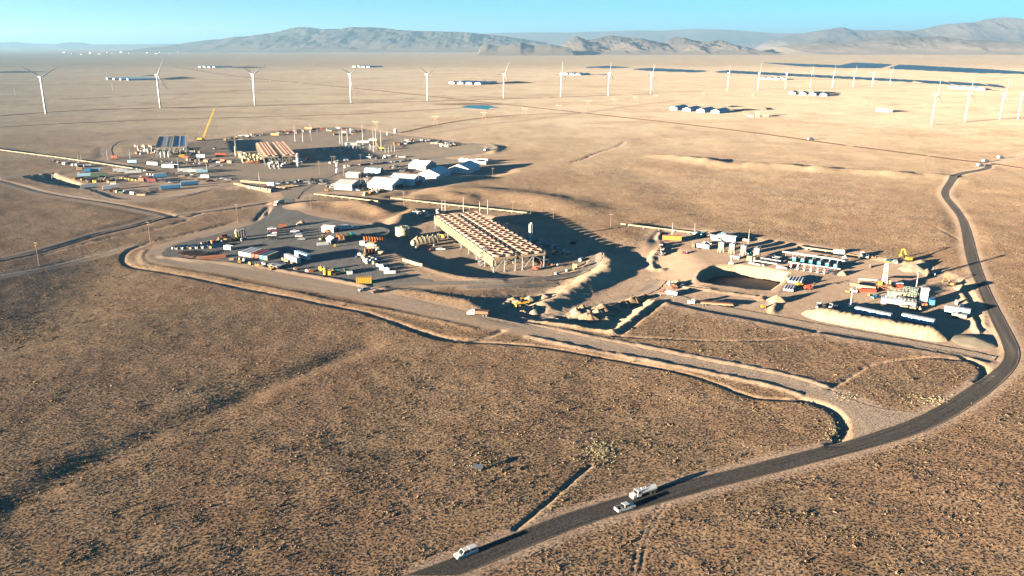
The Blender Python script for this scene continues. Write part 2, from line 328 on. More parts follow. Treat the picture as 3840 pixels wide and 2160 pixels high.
def ground_mat():
    t = NT('dry_grassland'); pos = t.add('ShaderNodeNewGeometry').outputs['Position']
    att = t.add('ShaderNodeVertexColor', layer_name='cover'); sep = t.add('ShaderNodeSeparateColor'); t.l.new(att.outputs[0], sep.inputs[0])
    big = t.noise(pos, .006, 5, .6); mid = t.noise(pos, .05, 5, .6, .6); fine = t.noise(pos, .75, 4, .65); vf = t.noise(pos, 2.6, 3, .6)
    far_brightness = t.add('ShaderNodeVertexColor', layer_name='far_brightness'); zs = t.add('ShaderNodeSeparateColor'); t.l.new(far_brightness.outputs[0], zs.inputs[0])
    grass = t.mix(zs.outputs[0], t.ramp(mid, (.295, .195, .12), (.44, .312, .20), .32, .68), t.ramp(mid, (.45, .365, .255), (.56, .475, .35), .3, .7))  # paler far grass; down-sun and haze brightness also put into its colour
    grass = t.mix(t.math('MULTIPLY', t.ramp(t.noise(pos, .011, 6, .7, 1.0), (0, 0, 0), (1, 1, 1), .48, .64), .6), grass, (.31, .195, .13))
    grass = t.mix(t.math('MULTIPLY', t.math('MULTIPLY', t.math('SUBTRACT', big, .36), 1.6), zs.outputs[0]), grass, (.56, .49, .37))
    mpb = t.add('ShaderNodeMapping'); mpb.inputs['Scale'].default_value = (.25, 1, 1); t.l.new(pos, mpb.inputs[0])
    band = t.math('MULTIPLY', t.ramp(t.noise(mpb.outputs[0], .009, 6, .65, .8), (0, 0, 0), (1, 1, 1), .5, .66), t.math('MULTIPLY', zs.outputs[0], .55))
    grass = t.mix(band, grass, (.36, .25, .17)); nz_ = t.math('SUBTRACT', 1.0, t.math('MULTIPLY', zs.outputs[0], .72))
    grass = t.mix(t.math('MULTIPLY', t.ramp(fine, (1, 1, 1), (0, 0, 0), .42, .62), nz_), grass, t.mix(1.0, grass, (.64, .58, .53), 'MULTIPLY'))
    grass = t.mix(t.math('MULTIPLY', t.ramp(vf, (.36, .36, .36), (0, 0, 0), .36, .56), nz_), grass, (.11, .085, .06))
    sage = t.ramp(fine, (.085, .075, .055), (.24, .18, .11), .4, .6)
    col = t.mix(t.math('MULTIPLY', sep.outputs[2], .75), grass, sage)
    soil = t.ramp(mid, (.37, .265, .19), (.47, .35, .26), .3, .7)
    col = t.mix(t.math('MULTIPLY', t.math('ADD', sep.outputs[0], t.math('SUBTRACT', fine, .5)), .85), col, soil)
    col = t.mix(sep.outputs[1], col, t.ramp(mid, (.43, .33, .22), (.52, .41, .28), .3, .7))
    t.l.new(col, t.b.inputs['Base Color'])
    t.grain(pos, 1.5, 1.4, t.math('SUBTRACT', 1.0, t.math('MULTIPLY', sep.outputs[0], .6)))
    return t.m
def strip_mat(name, a, b, c, edge, streak=26.0, bump=1.0):
    t = NT(name); uv = t.add('ShaderNodeUVMap').outputs[0]; pos = t.add('ShaderNodeNewGeometry').outputs['Position']
    mp = t.add('ShaderNodeMapping'); mp.inputs['Scale'].default_value = (9, .02, 1); t.l.new(uv, mp.inputs[0])
    st = t.noise(mp.outputs[0], 1.0, 3, .6); mid = t.noise(pos, .07, 5, .6, .5); fine = t.noise(pos, 1.4, 4, .6)
    col = t.mix(t.ramp(st, (0, 0, 0), (1, 1, 1), .35, .65), a, b)
    col = t.mix(t.ramp(mid, (0, 0, 0), (.75, .75, .75), .42, .7), col, c)
    col = t.mix(t.ramp(fine, (.16, .16, .16), (0, 0, 0), .3, .6), col, (.05, .045, .04))
    su = t.add('ShaderNodeSeparateXYZ'); t.l.new(uv, su.inputs[0])
    ed = t.math('MULTIPLY', t.math('ABSOLUTE', t.math('SUBTRACT', su.outputs[0], .5)), 2.0)
    ed = t.math('ADD', ed, t.math('MULTIPLY', t.math('SUBTRACT', mid, .5), .25))
    col = t.mix(t.ramp(ed, (0, 0, 0), (1, 1, 1), .86, .99), col, edge)
    t.l.new(col, t.b.inputs['Base Color']); t.grain(pos, 3.0, bump)
    return t.m
def pad_mat(name, a, b, c, bump=1.7):
    t = NT(name); pos = t.add('ShaderNodeNewGeometry').outputs['Position']
    big = t.noise(pos, .022, 5, .6, .8); mid = t.noise(pos, .12, 5, .65, .4); fine = t.noise(pos, 1.1, 4, .65)
    col = t.ramp(big, a, b, .38, .62); col = t.mix(t.ramp(mid, (0, 0, 0), (.8, .8, .8), .5, .72), col, c)
    wv = t.add('ShaderNodeTexWave'); wv.inputs['Scale'].default_value = .035; wv.inputs['Distortion'].default_value = 9; wv.inputs['Detail'].default_value = 3; wv.inputs['Detail Scale'].default_value = .6
    t.l.new(pos, wv.inputs['Vector'])
    col = t.mix(t.ramp(wv.outputs['Fac'], (0, 0, 0), (.35, .35, .35), .80, .98), col, tuple(q*.78 for q in a))
    col = t.mix(t.ramp(fine, (.3, .3, .3), (0, 0, 0), .35, .6), col, tuple(q*.6 for q in a))
    t.l.new(col, t.b.inputs['Base Color']); t.grain(pos, 2.2, bump)
    return t.m
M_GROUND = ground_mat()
M_ROAD = {'asphalt': strip_mat('asphalt', (.050, .046, .044), (.098, .09, .083), (.085, .074, .064), (.26, .20, .145), bump=.55),
          'dirtroad': strip_mat('compacted_earth', (.33, .255, .195), (.41, .325, .25), (.36, .265, .195), (.38, .28, .20)),
          'redroad': strip_mat('red_earth', (.11, .062, .042), (.15, .088, .058), (.14, .085, .056), (.20, .13, .088)),
          'gravel': strip_mat('crushed_gravel', (.215, .190, .160), (.27, .24, .205), (.25, .20, .155), (.31, .24, .175))}
M_YARD = pad_mat('grey_gravel_yard', (.170, .165, .155), (.21, .205, .192), (.20, .185, .165))
M_PADDIRT = pad_mat('bare_dirt_pad', (.36, .27, .195), (.42, .32, .235), (.31, .23, .17))
M_PLANT = pad_mat('mixed_dirt_pad', (.33, .255, .19), (.25, .225, .19), (.36, .27, .20))

# ---------------------------------------------------------------- mesh tools
KIDS = {}
def link(o, parent=None):
    C.objects.link(o)
    if parent: o.parent = parent; KIDS.setdefault(parent.as_pointer(), []).append(o)
    return o
def mesh_obj(name, V, F, m, parent=None, uv=None, smooth_=False):
    me = bpy.data.meshes.new(name); me.from_pydata(V, [], F)
    if uv is not None:
        ul = me.uv_layers.new(name='UVMap'); idx = np.zeros(len(me.loops), np.int32); me.loops.foreach_get('vertex_index', idx)
        ul.data.foreach_set('uv', np.asarray(uv, np.float32)[idx].ravel())
    if m: me.materials.append(m)
    if smooth_: me.polygons.foreach_set('use_smooth', [True]*len(me.polygons))
    me.update(); return link(bpy.data.objects.new(name, me), parent)
def struct(o): o['kind'] = 'structure'; return o
def grid_obj(name, X, Y, Z, m):
    r, c = X.shape; me = bpy.data.meshes.new(name)
    me.vertices.add(r*c); me.vertices.foreach_set('co', np.stack([X, Y, Z], -1).astype(np.float32).ravel())
    i = np.arange(r*c).reshape(r, c); q = np.stack([i[:-1, :-1], i[:-1, 1:], i[1:, 1:], i[1:, :-1]], -1).reshape(-1, 4)
    n = len(q); me.loops.add(n*4); me.loops.foreach_set('vertex_index', q.astype(np.int32).ravel())
    me.polygons.add(n); me.polygons.foreach_set('loop_start', np.arange(0, n*4, 4, dtype=np.int32)); me.polygons.foreach_set('loop_total', np.full(n, 4, np.int32))
    me.polygons.foreach_set('use_smooth', np.ones(n, bool)); me.update(calc_edges=True); me.materials.append(m)
    return link(bpy.data.objects.new(name, me))

# ---------------------------------------------------------------- the ground, finer where it is near
ys = [118.0]
while ys[-1] < 45000:
    yy = ys[-1]; ys.append(yy+max(.62, .95*yy*yy/(CAM_H*796)) if yy < 3500 else yy*1.06)
ys = np.array([-30000, -6000, -1500, -400, 0, 80]+ys)
S = np.linspace(-1, 1, 1001)
wy = np.where(ys < 100, np.maximum(170, -ys*1.2+170), .80*ys+95); wy[ys < -1000] = 40000
X = S[None, :]*wy[:, None]; Y = np.repeat(ys[:, None], len(S), 1)
zf, soil, sand, flat = land(X.ravel(), Y.ravel(), True)
far = Y.ravel() > 3000
zf[far] = 0
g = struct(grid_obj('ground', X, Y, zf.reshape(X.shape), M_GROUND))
sage = np.clip(fbm(X.ravel()/38, Y.ravel()/38, 4, 51)*1.7+.08, 0, 1)*sstep(700, 200, Y.ravel())*(1-flat)
for p, h, wd, s_ in _lines[11:13]:
    d = pl_dist(X.ravel(), Y.ravel(), p); sage = np.maximum(sage, (1-sstep(.3*wd, 1.5*wd, d))*.95)
ca = g.data.color_attributes.new('cover', 'FLOAT_COLOR', 'POINT')
sage = np.maximum(sage*.55, .62*sstep(3600, 5200, Y.ravel())*(1-.5*sstep(9000, 14000, Y.ravel())))
ca.data.foreach_set('color', np.stack([soil, sand, sage, np.ones_like(soil)], -1).astype(np.float32).ravel())

zo = sstep(330, 1500, Y.ravel()+60*fbm(X.ravel()/60, Y.ravel()/60, 3, 91)); ca = g.data.color_attributes.new('far_brightness', 'FLOAT_COLOR', 'POINT')  # grows with distance, painting far brightness into the grass colour
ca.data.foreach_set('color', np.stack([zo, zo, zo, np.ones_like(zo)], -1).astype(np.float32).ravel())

def drape(name, L, Rr, m, lift, jit):
    n = len(L); V = []; F = []; U = []; K = 5; dist = 0
    LA = np.array(L); RA = np.array(Rr)
    j1 = fbm(np.arange(n)*.45, np.zeros(n)+3.3, 3, 61)*jit; j2 = fbm(np.arange(n)*.45, np.zeros(n)+9.1, 3, 62)*jit
    wv = RA-LA; wl = np.hypot(wv[:, 0], wv[:, 1])[:, None]+1e-6
    LA = LA+wv/wl*j1[:, None]; RA = RA+wv/wl*j2[:, None]
    for k in range(K):
        q = LA+(RA-LA)*k/(K-1); z = land(q[:, 0], q[:, 1])
        if k == 0: Q = np.zeros((n, K, 3))
        Q[:, k, :2] = q; Q[:, k, 2] = z+lift
    Q[:, :, 2] = np.maximum(Q[:, :, 2], Q[:, :, 2].mean(1, keepdims=True)-.05)
    mid = Q[:, K//2, :2]; s = np.concatenate([[0], np.cumsum(np.hypot(*(mid[1:]-mid[:-1]).T))])
    for i in range(n):
        for k in range(K): V.append(tuple(Q[i, k])); U.append((k/(K-1), s[i]))
        if i: F += [((i-1)*K+k, (i-1)*K+k+1, i*K+k+1, i*K+k) for k in range(K-1)]
    return struct(mesh_obj(name, V, F, m, uv=U))
for q, (nm, L, Rr, m) in enumerate(STRIPS):
    drape(nm, L, Rr, M_ROAD[m], (.14 if nm == 'asphalt_road' else .07+.006*q), .15 if nm == 'asphalt_road' else .8)
def pad_sheet(name, poly, z, m, lift, closed=True):
    p = smooth(gl(poly, z), 2, True); n = len(p)*3; p = resample(p+[p[0]], n+1)[:-1]
    a = np.array(p); j = fbm(a[:, 0]/6, a[:, 1]/6, 3, 71)*.9; t = np.roll(a, -1, 0)-np.roll(a, 1, 0); t /= np.hypot(t[:, 0], t[:, 1])[:, None]
    a = a+np.stack([-t[:, 1], t[:, 0]], 1)*j[:, None]
    bm = bmesh.new(); f = bm.faces.new([bm.verts.new((q[0], q[1], z+lift)) for q in a]); bmesh.ops.triangulate(bm, faces=[f])
    me = bpy.data.meshes.new(name); bm.to_mesh(me); bm.free(); me.materials.append(m)
    if me.polygons[0].normal.z < 0: me.flip_normals()
    return struct(link(bpy.data.objects.new(name, me)))
def insets(poly, holes): return poly
pad_sheet('gravel_yard', YARD, 0.0, M_YARD, .05)
pad_sheet('plant_pad', [q for q in PLANT], 0.0, M_PLANT, .045)
pad_sheet('condenser_pad', ACC_PAD, -2.8, M_PADDIRT, .05)

# ---------------------------------------------------------------- mountains
def mount_mat(name, a, b):
    t = NT(name); pos = t.add('ShaderNodeNewGeometry').outputs['Position']
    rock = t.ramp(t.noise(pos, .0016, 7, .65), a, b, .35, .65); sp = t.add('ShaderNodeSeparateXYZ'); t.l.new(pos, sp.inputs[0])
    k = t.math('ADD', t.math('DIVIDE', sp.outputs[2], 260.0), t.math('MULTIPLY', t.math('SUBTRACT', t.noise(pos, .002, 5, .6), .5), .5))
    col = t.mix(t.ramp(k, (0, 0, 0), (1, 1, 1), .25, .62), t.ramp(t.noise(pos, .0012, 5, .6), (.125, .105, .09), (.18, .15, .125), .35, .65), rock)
    t.l.new(col, t.b.inputs['Base Color']); return t.m
M_MT = mount_mat('mountain_rock', (.055, .052, .052), (.12, .105, .095))
def ray_z(py, D):
    v = (1080-py)/FPX; dy = math.cos(PITCH)+v*math.sin(PITCH); dz = -math.sin(PITCH)+v*math.cos(PITCH); return CAM_H+dz*D/dy
def mountains(name, D, depth, prof, nx, ny, rel, wl, seed, skirt=0.0):
    px = np.array([p[0] for p in prof], float); pz = np.array([ray_z(p[1], D) for p in prof])
    sx = np.linspace(px[0], px[-1], nx); crest = np.interp(sx, px, pz)
    tt = np.linspace(0, 1, ny); X = np.zeros((ny, nx)); Y = X.copy(); Z = X.copy()
    for i, t in enumerate(tt):
        d = D+(t-.62)*depth; X[i] = (sx-1920)/FPX*math.cos(PITCH)*D; Y[i] = d
    nz = 1-np.abs(fbm(X/wl, Y/wl, 5, seed)); nz2 = 1-np.abs(fbm(X/wl*2.7, Y/wl*2.7, 4, seed+5))
    env = np.where(tt < .62, sstep(0, .62, tt), 1-.8*sstep(.62, 1, tt))[:, None]
    r = (nz*.7+nz2*.3); r = (r-r.min())/(np.ptp(r)+1e-9)
    Z = crest[None]*(env**1.25)*(1-rel*(1-r)*(1.25-env*.9))
    k = np.exp(-((tt[:, None]-.62)/.10)**2); ridge = Z.max(0); Z *= (crest/np.maximum(ridge, 1))[None]
    Z[0] = -4; ed = np.minimum(1, np.minimum(np.arange(nx), np.arange(nx)[::-1])/6.0); Z *= ed[None]; Z -= 2
    return struct(grid_obj(name, X, Y, Z, M_MT))
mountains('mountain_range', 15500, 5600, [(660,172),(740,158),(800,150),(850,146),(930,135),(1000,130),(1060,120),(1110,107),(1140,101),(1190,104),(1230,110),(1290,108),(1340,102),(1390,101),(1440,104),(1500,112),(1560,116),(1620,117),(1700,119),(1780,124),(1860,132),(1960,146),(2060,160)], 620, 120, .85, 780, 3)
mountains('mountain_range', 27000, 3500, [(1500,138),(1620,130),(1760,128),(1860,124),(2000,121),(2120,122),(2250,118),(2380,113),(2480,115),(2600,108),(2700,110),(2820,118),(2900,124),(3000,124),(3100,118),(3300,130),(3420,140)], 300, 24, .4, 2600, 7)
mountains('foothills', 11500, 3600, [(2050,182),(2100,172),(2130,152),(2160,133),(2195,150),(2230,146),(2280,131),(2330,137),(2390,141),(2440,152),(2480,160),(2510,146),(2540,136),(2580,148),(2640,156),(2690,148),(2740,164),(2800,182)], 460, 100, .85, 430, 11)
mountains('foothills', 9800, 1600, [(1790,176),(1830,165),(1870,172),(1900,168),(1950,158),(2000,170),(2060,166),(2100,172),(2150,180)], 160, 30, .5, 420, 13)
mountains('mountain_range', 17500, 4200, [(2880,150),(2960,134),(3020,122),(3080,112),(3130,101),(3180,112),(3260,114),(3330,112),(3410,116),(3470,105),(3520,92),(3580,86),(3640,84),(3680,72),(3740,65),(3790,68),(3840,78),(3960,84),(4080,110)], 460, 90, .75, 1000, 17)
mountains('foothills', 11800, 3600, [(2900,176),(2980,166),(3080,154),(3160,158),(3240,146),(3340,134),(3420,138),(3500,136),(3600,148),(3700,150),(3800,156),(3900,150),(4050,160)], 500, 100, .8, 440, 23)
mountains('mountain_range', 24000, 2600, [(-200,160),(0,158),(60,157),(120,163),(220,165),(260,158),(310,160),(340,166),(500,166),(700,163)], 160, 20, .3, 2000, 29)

# ---------------------------------------------------------------- haze
hz = NT('haze_air'); hz.n.remove(hz.b)
pv = hz.add('ShaderNodeVolumePrincipled'); pv.inputs['Color'].default_value = (.40, .72, 1.0, 1); pv.inputs['Density'].default_value = 4.6e-5; pv.inputs['Anisotropy'].default_value = .3
hz.l.new(pv.outputs[0], hz.n['Material Output'].inputs['Volume'])
Xh, Y0, Y1, Zb, Zt = 44000, -31000, 47000, -12, 860
V = [(a, b, c) for a in (-Xh, Xh) for b in (Y0, Y1) for c in (Zb, Zt)]
h_ = mesh_obj('haze', V, [(0,1,3,2),(4,6,7,5),(0,4,5,1),(2,3,7,6),(0,2,6,4),(1,5,7,3)], hz.m); h_['kind'] = 'stuff'

# wet mud on the floor of the reserve pit
pf = _pits[0][0]; pf = mesh_obj('reserve_pit_floor', [(x, y, -6.6) for x, y in pf], [tuple(range(len(pf)))], mat('wet_mud', (.05, .044, .038), .5, 0, .3, .2, .3, .4)); struct(pf)
if pf.data.polygons[0].normal.z < 0: pf.data.flip_normals()
# ---------------------------------------------------------------- mesh builder for things
class MB:
    def __init__(s): s.v = []; s.f = []
    def quadbox(s, b, t):                                  # two rings of 4 points
        n = len(s.v); s.v += [tuple(q) for q in b]+[tuple(q) for q in t]
        s.f += [(n+3, n+2, n+1, n), (n+4, n+5, n+6, n+7)]+[(n+i, n+(i+1) % 4, n+4+(i+1) % 4, n+4+i) for i in range(4)]; return s
    def box(s, x, y, z, lx, ly, lz, tx=1.0, ty=1.0, ox=0.0):   # z is the bottom; tx,ty taper the top
        a, b = lx/2, ly/2; sg = ((-1, -1), (1, -1), (1, 1), (-1, 1))
        return s.quadbox([(x+i*a, y+j*b, z) for i, j in sg], [(x+ox+i*a*tx, y+j*b*ty, z+lz) for i, j in sg])
    def prism(s, prof, y0, y1):                            # profile in x,z extruded along y
        n = len(s.v); k = len(prof); s.v += [(p[0], y0, p[1]) for p in prof]+[(p[0], y1, p[1]) for p in prof]
        s.f += [tuple(range(n, n+k)), tuple(range(n+2*k-1, n+k-1, -1))]+[(n+i, n+k+i, n+k+(i+1) % k, n+(i+1) % k) for i in range(k)]; return s
    def tube(s, a, b, r, r2=None, n=8, cap=True):
        a, b = Vector(a), Vector(b); r2 = r if r2 is None else r2; d = (b-a).normalized()
        u = d.cross(Vector((0, 0, 1)) if abs(d.z) < .9 else Vector((1, 0, 0))).normalized(); w_ = d.cross(u); k = len(s.v)
        for p, q in ((a, r), (b, r2)):
            for i in range(n): t = 2*math.pi*i/n; s.v.append(tuple(p+u*math.cos(t)*q+w_*math.sin(t)*q))
        s.f += [(k+i, k+(i+1) % n, k+n+(i+1) % n, k+n+i) for i in range(n)]
        if cap: s.f += [tuple(range(k+n-1, k-1, -1)), tuple(range(k+n, k+2*n))]
        return s
    def bar(s, a, b, w_=.2, h=None):                       # square bar between two points
        a, b = Vector(a), Vector(b); h = h or w_; d = (b-a).normalized(); u = d.cross(Vector((0, 0, 1)) if abs(d.z) < .95 else Vector((0, 1, 0))).normalized()*w_/2; q = d.cross(u).normalized()*h/2
        return s.quadbox([a-u-q, a+u-q, a+u+q, a-u+q], [b-u-q, b+u-q, b+u+q, b-u+q])
    def lathe(s, prof, n=16, x=0, y=0):                    # profile of (r,z)
        k = len(s.v)
        for r, z in prof:
            for i in range(n): t = 2*math.pi*i/n; s.v.append((x+r*math.cos(t), y+r*math.sin(t), z))
        for j in range(len(prof)-1):
            s.f += [(k+j*n+i, k+j*n+(i+1) % n, k+(j+1)*n+(i+1) % n, k+(j+1)*n+i) for i in range(n)]
        return s
    def poly(s, pts): n = len(s.v); s.v += [tuple(p) for p in pts]; s.f.append(tuple(range(n, n+len(pts)))); return s
    def mesh(s, name, m, smooth_=False):
        me = bpy.data.meshes.new(name); me.from_pydata(s.v, [], s.f); me.materials.append(m); bm = bmesh.new(); bm.from_mesh(me)
        bmesh.ops.recalc_face_normals(bm, faces=bm.faces); bm.to_mesh(me); bm.free()
        if smooth_: me.polygons.foreach_set('use_smooth', [True]*len(me.polygons))
        return me
    def build(s, name, m, parent=None, smooth_=False, loc=None, rot=None):
        o = bpy.data.objects.new(name, s.mesh(name, m, smooth_)); link(o, parent)
        if loc: o.location = loc
        if rot: o.rotation_euler = rot
        return o
PAINT = {'white': (.74, .73, .70), 'cream': (.48, .40, .26), 'tan': (.38, .27, .17), 'red': (.42, .085, .05), 'maroon': (.15, .025, .03), 'orange': (.62, .20, .05), 'yellow': (.68, .40, .05),
         'blue': (.06, .22, .42), 'navy': (.03, .06, .16), 'teal': (.05, .25, .30), 'green': (.10, .27, .10), 'black': (.02, .02, .022), 'grey': (.30, .31, .32), 'silver': (.55, .56, .57), 'darkgrey': (.09, .09, .095),
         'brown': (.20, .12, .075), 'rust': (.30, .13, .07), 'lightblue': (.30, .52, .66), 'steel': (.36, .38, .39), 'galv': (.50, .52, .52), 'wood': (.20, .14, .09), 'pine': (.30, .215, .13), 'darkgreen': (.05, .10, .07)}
def pm(c): return mat('paint_'+c, PAINT[c], .5 if c in ('white', 'red', 'blue', 'orange', 'yellow') else .65, .0, .07, .8)
GLASS = mat('dark_glass', (.015, .02, .025), .12, 0, .05, 1, .6); RUB = mat('rubber', (.022, .021, .02), .9); STEEL = mat('galvanised_steel', PAINT['galv'], .45, .35); DARKST = mat('dark_steel', (.07, .07, .072), .6, .3); CHROME = mat('hub_metal', (.55, .55, .55), .35, .6)
ROPE = mat('cable', (.08, .08, .08), .8); CONC = mat('concrete', (.38, .36, .33), .9); LAMP = mat('lamp_lens', (.85, .85, .82), .2)
def empty(name): return link(bpy.data.objects.new(name, None))
PROTO = {}; REG = []
def dup(o, parent=None):
    c = o.copy(); link(c, parent)
    for ch in KIDS.get(o.as_pointer(), []): dup(ch, c)
    return c
def put(key, fn, px, py, hd=None, desc='', phrase='', cat='', group=None, scale=1.0, dz=0.0, xyz=None, rz=None):
    """builds the kind once, then copies the thing with its parts; hd is the heading as a vector in the photograph"""
    k = (fn.__name__,)+tuple(key)
    if k not in PROTO: PROTO[k] = fn(*key); o = PROTO[k]
    else: o = dup(PROTO[k])
    p = Vector(xyz) if xyz is not None else P(px, py, dz)
    o.location = p; o.scale = (scale,)*3 if not isinstance(scale, tuple) else scale
    if rz is None:
        if hd is None: rz = 0
        else:
            a = G0(px, py, p.z); b = G0(px+hd[0], py+hd[1], p.z); rz = math.atan2(float(b[1]-a[1]), float(b[0]-a[0]))
    o.rotation_euler = (0, 0, rz); o['category'] = cat
    for q in ('label', 'group'):
        if q in o: del o[q]
    REG.append((o, desc, phrase, group, px)); return o
ORD = 'first second third fourth fifth sixth seventh eighth ninth tenth eleventh twelfth thirteenth fourteenth fifteenth sixteenth seventeenth eighteenth nineteenth twentieth'.split()
ORD += ['twenty-'+q for q in ORD[:9]]+['thirtieth']+['thirty-'+q for q in ORD[:9]]+['fortieth']+['forty-'+q for q in ORD[:9]]
def finish_labels():
    gr = {}
    for r in REG: gr.setdefault((r[1], r[2]), []).append(r)
    for (d, ph), rs in gr.items():
        rs.sort(key=lambda r: r[4])
        for i, r in enumerate(rs):
            o = r[0]; o['label'] = (f'{d} {ph}' if len(rs) == 1 else f'{ORD[i]} {d} from left {ph}').strip()
            if r[3]: o['group'] = r[3]
def single(o, desc, cat, group=None):
    o['label'] = desc; o['category'] = cat
    if group: o['group'] = group
    return o

# ---------------------------------------------------------------- kits (x is forward, z up, metres)
def wheels(t, xs, yh, r, wd, rim=True):
    for x in xs:
        for s in (-1, 1):
            wh = MB().tube((0, -wd/2, 0), (0, wd/2, 0), r, n=12).build('wheel', RUB, t, loc=(x, s*yh, r))
            if rim: MB().tube((0, s*(wd/2-.02), 0), (0, s*(wd/2+.015), 0), r*.55, n=10).build('rim', CHROME, wh)
def pickup(col, kind):
    t = empty('pickup_truck'); c = pm(col); L = 5.9; W = 1.95
    b = MB().prism([(-2.9, .55), (-2.9, 1.12), (.15, 1.12), (1.55, 1.18), (2.75, 1.08), (2.92, .92), (2.92, .5), (2.4, .42), (-2.5, .42)], -W/2, W/2); b.build('body', c, t)
    cab = MB().quadbox([(-.75, -.93, 1.1), (1.65, -.93, 1.1), (1.65, .93, 1.1), (-.75, .93, 1.1)], [(-.6, -.76, 1.88), (.95, -.76, 1.88), (.95, .76, 1.88), (-.6, .76, 1.88)]).build('cab', c, t)
    MB().poly([(1.66, -.80, 1.17), (1.66, .80, 1.17), (1.03, .70, 1.80), (1.03, -.70, 1.80)]).build('windshield', GLASS, cab)
    for s in (-1, 1):
        MB().poly([(.42, s*.92, 1.2), (1.36, s*.92, 1.2), (.92, s*.795, 1.8), (.42, s*.795, 1.8)]).build('side_window', GLASS, cab)
        MB().poly([(-.62, s*.92, 1.2), (.34, s*.92, 1.2), (.34, s*.795, 1.8), (-.54, s*.795, 1.8)]).build('side_window', GLASS, cab)
        MB().box(2.9, s*.7, .85, .08, .36, .2).build('headlight', LAMP, t)
    MB().poly([(-.74, -.75, 1.2), (-.74, .75, 1.2), (-.62, .68, 1.8), (-.62, -.68, 1.8)]).build('rear_window', GLASS, cab)
    MB().box(2.95, 0, .45, .14, 1.9, .25).box(-2.95, 0, .5, .14, 1.9, .2).build('bumper', CHROME, t)
    MB().box(2.94, 0, .78, .05, .95, .26).build('grille', DARKST, t)
    if kind == 'canopy':
        sh = MB().quadbox([(-2.85, -.93, 1.12), (-.72, -.93, 1.12), (-.72, .93, 1.12), (-2.85, .93, 1.12)], [(-2.75, -.80, 1.92), (-.62, -.80, 1.92), (-.62, .80, 1.92), (-2.75, .80, 1.92)]).build('canopy', c, t)
        for s in (-1, 1): MB().poly([(-2.6, s*.915, 1.28), (-.9, s*.915, 1.28), (-.9, s*.83, 1.72), (-2.6, s*.83, 1.72)]).build('canopy_window', GLASS, sh)
    else:
        MB().box(-1.85, 0, 1.125, 1.95, 1.6, .02).build('bed_floor', DARKST, t)
        MB().box(-1.85, -.93, 1.12, 2.1, .08, .2).box(-1.85, .93, 1.12, 2.1, .08, .2).box(-2.87, 0, 1.12, .08, 1.9, .2).build('bed_rail', c, t)
        if kind == 'load': MB().box(-1.2, 0, 1.14, .5, 1.6, .42).box(-2.1, .3, 1.14, .7, .6, .3).build('toolbox', DARKST, t)
    wheels(t, (-1.85, 1.95), .84, .40, .27); return t
def car(col, kind):                                        # car or van far off
    t = empty('van' if kind == 'van' else 'car'); c = pm(col); H = 2.0 if kind == 'van' else 1.5
    MB().prism([(-2.3, .35), (-2.3, .9), (2.1, .9), (2.3, .7), (2.3, .35)], -.92, .92).build('body', c, t)
    x1 = 1.3 if kind == 'van' else .7
    MB().quadbox([(-2.2, -.88, .9), (x1+.7, -.88, .9), (x1+.7, .88, .9), (-2.2, .88, .9)], [(-1.8, -.72, H), (x1-.1, -.72, H), (x1-.1, .72, H), (-1.8, .72, H)]).build('cabin', c, t)
    MB().quadbox([(-2.0, -.885, 1.0), (x1+.5, -.885, 1.0), (x1+.5, .885, 1.0), (-2.0, .885, 1.0)], [(-1.8, -.79, H-.14), (x1+.05, -.79, H-.14), (x1+.05, .79, H-.14), (-1.8, .79, H-.14)]).build('window_band', GLASS, t)
    wheels(t, (-1.45, 1.45), .8, .34, .24, False); return t
